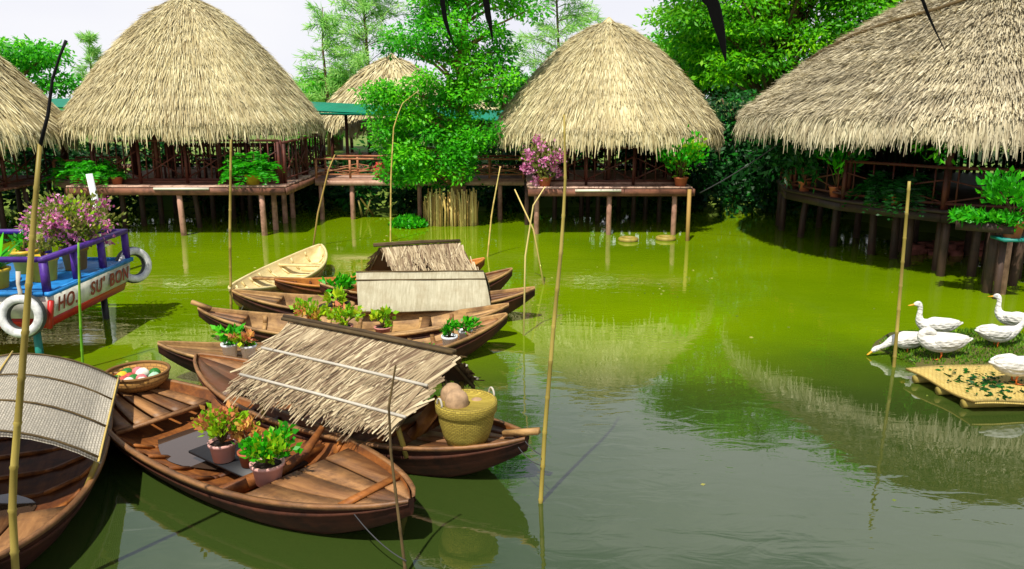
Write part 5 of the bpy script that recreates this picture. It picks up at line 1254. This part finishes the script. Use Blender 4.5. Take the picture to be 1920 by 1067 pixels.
def cat_rom(P, k=5):
    P = np.array(P, float); out = []
    Q = np.concatenate([[2 * P[0] - P[1]], P, [2 * P[-1] - P[-2]]])
    for i in range(1, len(Q) - 2):
        for s_ in np.linspace(0, 1, k, endpoint=False):
            a, b2, c2, d = Q[i - 1], Q[i], Q[i + 1], Q[i + 2]
            out.append(.5 * ((2 * b2) + (-a + c2) * s_ + (2 * a - 5 * b2 + 4 * c2 - d) * s_ ** 2 + (-a + 3 * b2 - 3 * c2 + d) * s_ ** 3))
    out.append(P[-1]); return np.array(out)
def duck(label, loc_, rz, pose, sc=1.0):
    """local +X is forward"""
    t = thing('duck', label, 'duck', loc_, rz, 'white ducks on the islet'); t.scale = (sc * .82,) * 3
    body = [(-.36, .27, .012, .012), (-.30, .25, .05, .028), (-.2, .215, .095, .07), (-.07, .195, .122, .108), (.06, .195, .122, .112), (.16, .215, .10, .095)]
    if pose == 'up': neck = [(.225, .27, .062, .066), (.245, .35, .038, .042), (.243, .43, .031, .034), (.25, .49, .033, .036), (.275, .525, .038, .042), (.31, .522, .032, .034), (.335, .512, .016, .018)]
    elif pose == 'down': neck = [(.24, .20, .066, .07), (.32, .15, .042, .046), (.385, .12, .033, .035), (.43, .105, .034, .036), (.475, .085, .038, .04), (.51, .06, .032, .032), (.53, .045, .015, .016)]
    elif pose == 'tucked': neck = [(.225, .25, .068, .07), (.25, .30, .05, .05), (.22, .345, .042, .044), (.16, .35, .04, .042), (.11, .335, .036, .036), (.08, .325, .018, .02)]
    else: neck = [(.24, .24, .066, .07), (.30, .28, .042, .046), (.345, .335, .032, .035), (.37, .38, .034, .036), (.40, .40, .038, .042), (.435, .395, .032, .033), (.46, .383, .016, .017)]
    Q = cat_rom([(b_[0], 0, b_[1], b_[2], b_[3]) for b_ in body + neck], 5)
    MB().loft(Q[:, :3], np.maximum(Q[:, 3], .006), np.maximum(Q[:, 4], .006), 16).build('body', M['feather'], t, smooth=True)
    hd = np.array((neck[-1][0], 0, neck[-1][1])); pv = np.array((neck[-3][0], 0, neck[-3][1])); d = hd - pv; d /= np.linalg.norm(d)
    if pose != 'tucked':
        pts = [hd - d * .012, hd + d * .03, hd + d * .06, hd + d * .085]
        MB().loft(pts, [.019, .017, .021, .012], [.018, .012, .007, .004], 10).build('bill', M['bill'], t, smooth=True)
    for sd in (-1, 1):
        MB().lathe([(0.0, -.006), (.006, 0), (0.0, .006)], c=pv + np.array((0, sd * .037, .010)), seg=8).build('eye', M['eye'], t)
        # folded wing: flattened leaf-shaped loft along the flank with tail feathers
        wp = [(.13, .225), (.06, .235), (-.05, .24), (-.16, .25), (-.26, .268), (-.325, .285)]
        yy = [.092, .115, .118, .098, .058, .03]; P_ = [(x, sd * y, z) for (x, z), y in zip(wp, yy)]
        MB().loft(cat_rom(P_, 3), np.interp(np.linspace(0, 1, 16), [0, .3, .7, 1], [.008, .022, .018, .004]), np.interp(np.linspace(0, 1, 16), [0, .3, .7, 1], [.02, .075, .055, .008]), 10).build('wing', M['feather'], t, smooth=True)
        lx = .02 if sd > 0 else -.03
        mb = MB(); mb.tube([(lx, sd * .06, .12), (lx - .01, sd * .06, .06), (lx, sd * .06, .012)], [.016, .010, .009], 7)
        mb.add([(lx - .01, sd * .06, .014), (lx + .075, sd * .06 + .035, .006), (lx + .085, sd * .06, .006), (lx + .075, sd * .06 - .035, .006), (lx - .01, sd * .06, .004)], [(0, 3, 2), (0, 2, 1), (4, 2, 3), (4, 1, 2), (0, 1, 4), (0, 4, 3)])
        mb.build('leg', M['duck_leg'], t)
    return t
p_ = survey(1752, 636, .08); duck('white duck standing tall with raised head facing left, farthest left', p_, R(170), 'up', 1.02)
p_ = survey(1698, 663, .02); duck('white duck stretching down to drink beside the lone pole', p_, R(185), 'down', .98)
p_ = survey(1762, 672, .07); duck('white duck bending left with hidden head, just left of the islet middle', p_, R(174), 'tucked', 1.12)
p_ = survey(1868, 652, .09); duck('white duck facing right with curved neck behind the raft', p_, R(8), 'low', 1.05)
p_ = survey(1898, 622, .09); duck('farthest white duck upright at the right edge, facing left', p_, R(130), 'up', .98)
p_ = survey(1902, 718, .135); duck('nearest white duck standing on the raft, tail to the left', p_, R(10), 'low', 1.12)

# floating tyres near middle hut
for lab, (px, py) in (('dark floating ring left of the middle hut front stilts, larger', (1178, 449)), ('small pale ring floating by the right stilt of the middle hut', (1248, 447))):
    o = MB().torus((0, 0, 0), .17, .05, (0, 0, 1), 22, 8).build('floating_ring', M['bamboo'], smooth=True, loc=survey(px, py, .03)); tag(o, lab, 'ring', 'rings floating by the middle hut')
mb = MB(); k = 260; p = np.stack([rng.uniform(-6, 9, k), rng.uniform(5.5, 20, k), np.full(k, .006)], 1)
cl_ = np.array([(rng.uniform(-5, 6), rng.uniform(9, 19)) for _ in range(14)])[rng.integers(0, 14, k)]; mix_ = rng.random(k) < .7
p[mix_, :2] = cl_[mix_] + rng.normal(0, .35, (int(mix_.sum()), 2))
mb.leaves(p, rng.normal(size=(k, 3)) * (1, 1, .02), rng.uniform(.03, .08, k), rng.uniform(.015, .035, k), 0, flat=30.0)
tag(mb.build('floating_leaves', M['leaf_olive']), 'scattered small leaves floating on the pond', 'leaves', kind='stuff')
# brick rubble on the right bank
t = MB()
for i in range(70):
    q_ = survey_at(rng.uniform(1700, 1850), rng.uniform(455, 500), rng.uniform(15.2, 16.2)); t.box((q_.x, q_.y, max(.02, q_.z * .6)), (rng.uniform(.15, .35), .18, rng.uniform(.08, .2)), np.array(Matrix.Rotation(rng.uniform(-.4, .4), 3, 'Z')), rng.random())
tag(t.build('brick_rubble', M['brick']), 'heap of red brick rubble on the bank beneath the right hut', 'rubble', kind='stuff')

# ================================================================ NEAR SIDE: the pavilion eave whose dry fronds hang into view
t = thing('pavilion_eave', 'thatched eave of the viewing pavilion just above the picture', 'roof', (0, 0, 0))
mb = MB(); V = [(-6, 2.3, 3.95), (6, 2.3, 3.95), (6, -2.5, 6.3), (-6, -2.5, 6.3)]
mb.add(V, [(0, 1, 2, 3)]).add([(x, y, z - .12) for x, y, z in V], [(3, 2, 1, 0)]); mb.build('thatch', M['thatch_core'], t)
for x in (-5.8, 5.8): MB().tube([(x, 1.6, -.5), (x, 1.6, 4.1)], .08, 8).build('post', M['pile_shade'], t, smooth=True)
MB().tube([(-6, 2.2, 3.84), (6, 2.2, 3.84)], .05, 8).build('eave_beam', M['pile_shade'], t, smooth=True)
for lab, pts, w_ in (('first dark frond strand hanging over the central tree', [(826, -60), (832, 20), (840, 55), (851, 84)], .007), ('second dark frond strand hanging over the central tree', [(908, -60), (914, 20), (919, 45), (924, 80)], .009),
                 ('widest dark frond strand hanging before the right trees', [(1322, -60), (1338, 10), (1352, 65), (1361, 116)], .019), ('thinnest dark frond strand hanging over the right roof', [(1712, -60), (1730, 0), (1748, 45), (1772, 95)], .005)):
    P_ = [survey_at(px, py, 2.25) for px, py in pts]; top = Vector((P_[0].x - .02, 2.25, 3.9)); P_ = [top] + P_
    mb = MB(); mb.loft(cat_rom([tuple(q) for q in P_], 4), np.interp(np.linspace(0, 1, 17), [0, .75, 1], [w_ * .3, w_ * .3, .001]), np.interp(np.linspace(0, 1, 17), [0, .6, .9, 1], [w_, w_ * .9, w_ * .35, .001]), 8)
    tag(mb.build('hanging_frond', M['frond_dark'], smooth=True), lab, 'frond', 'dry fronds hanging from the near eave')
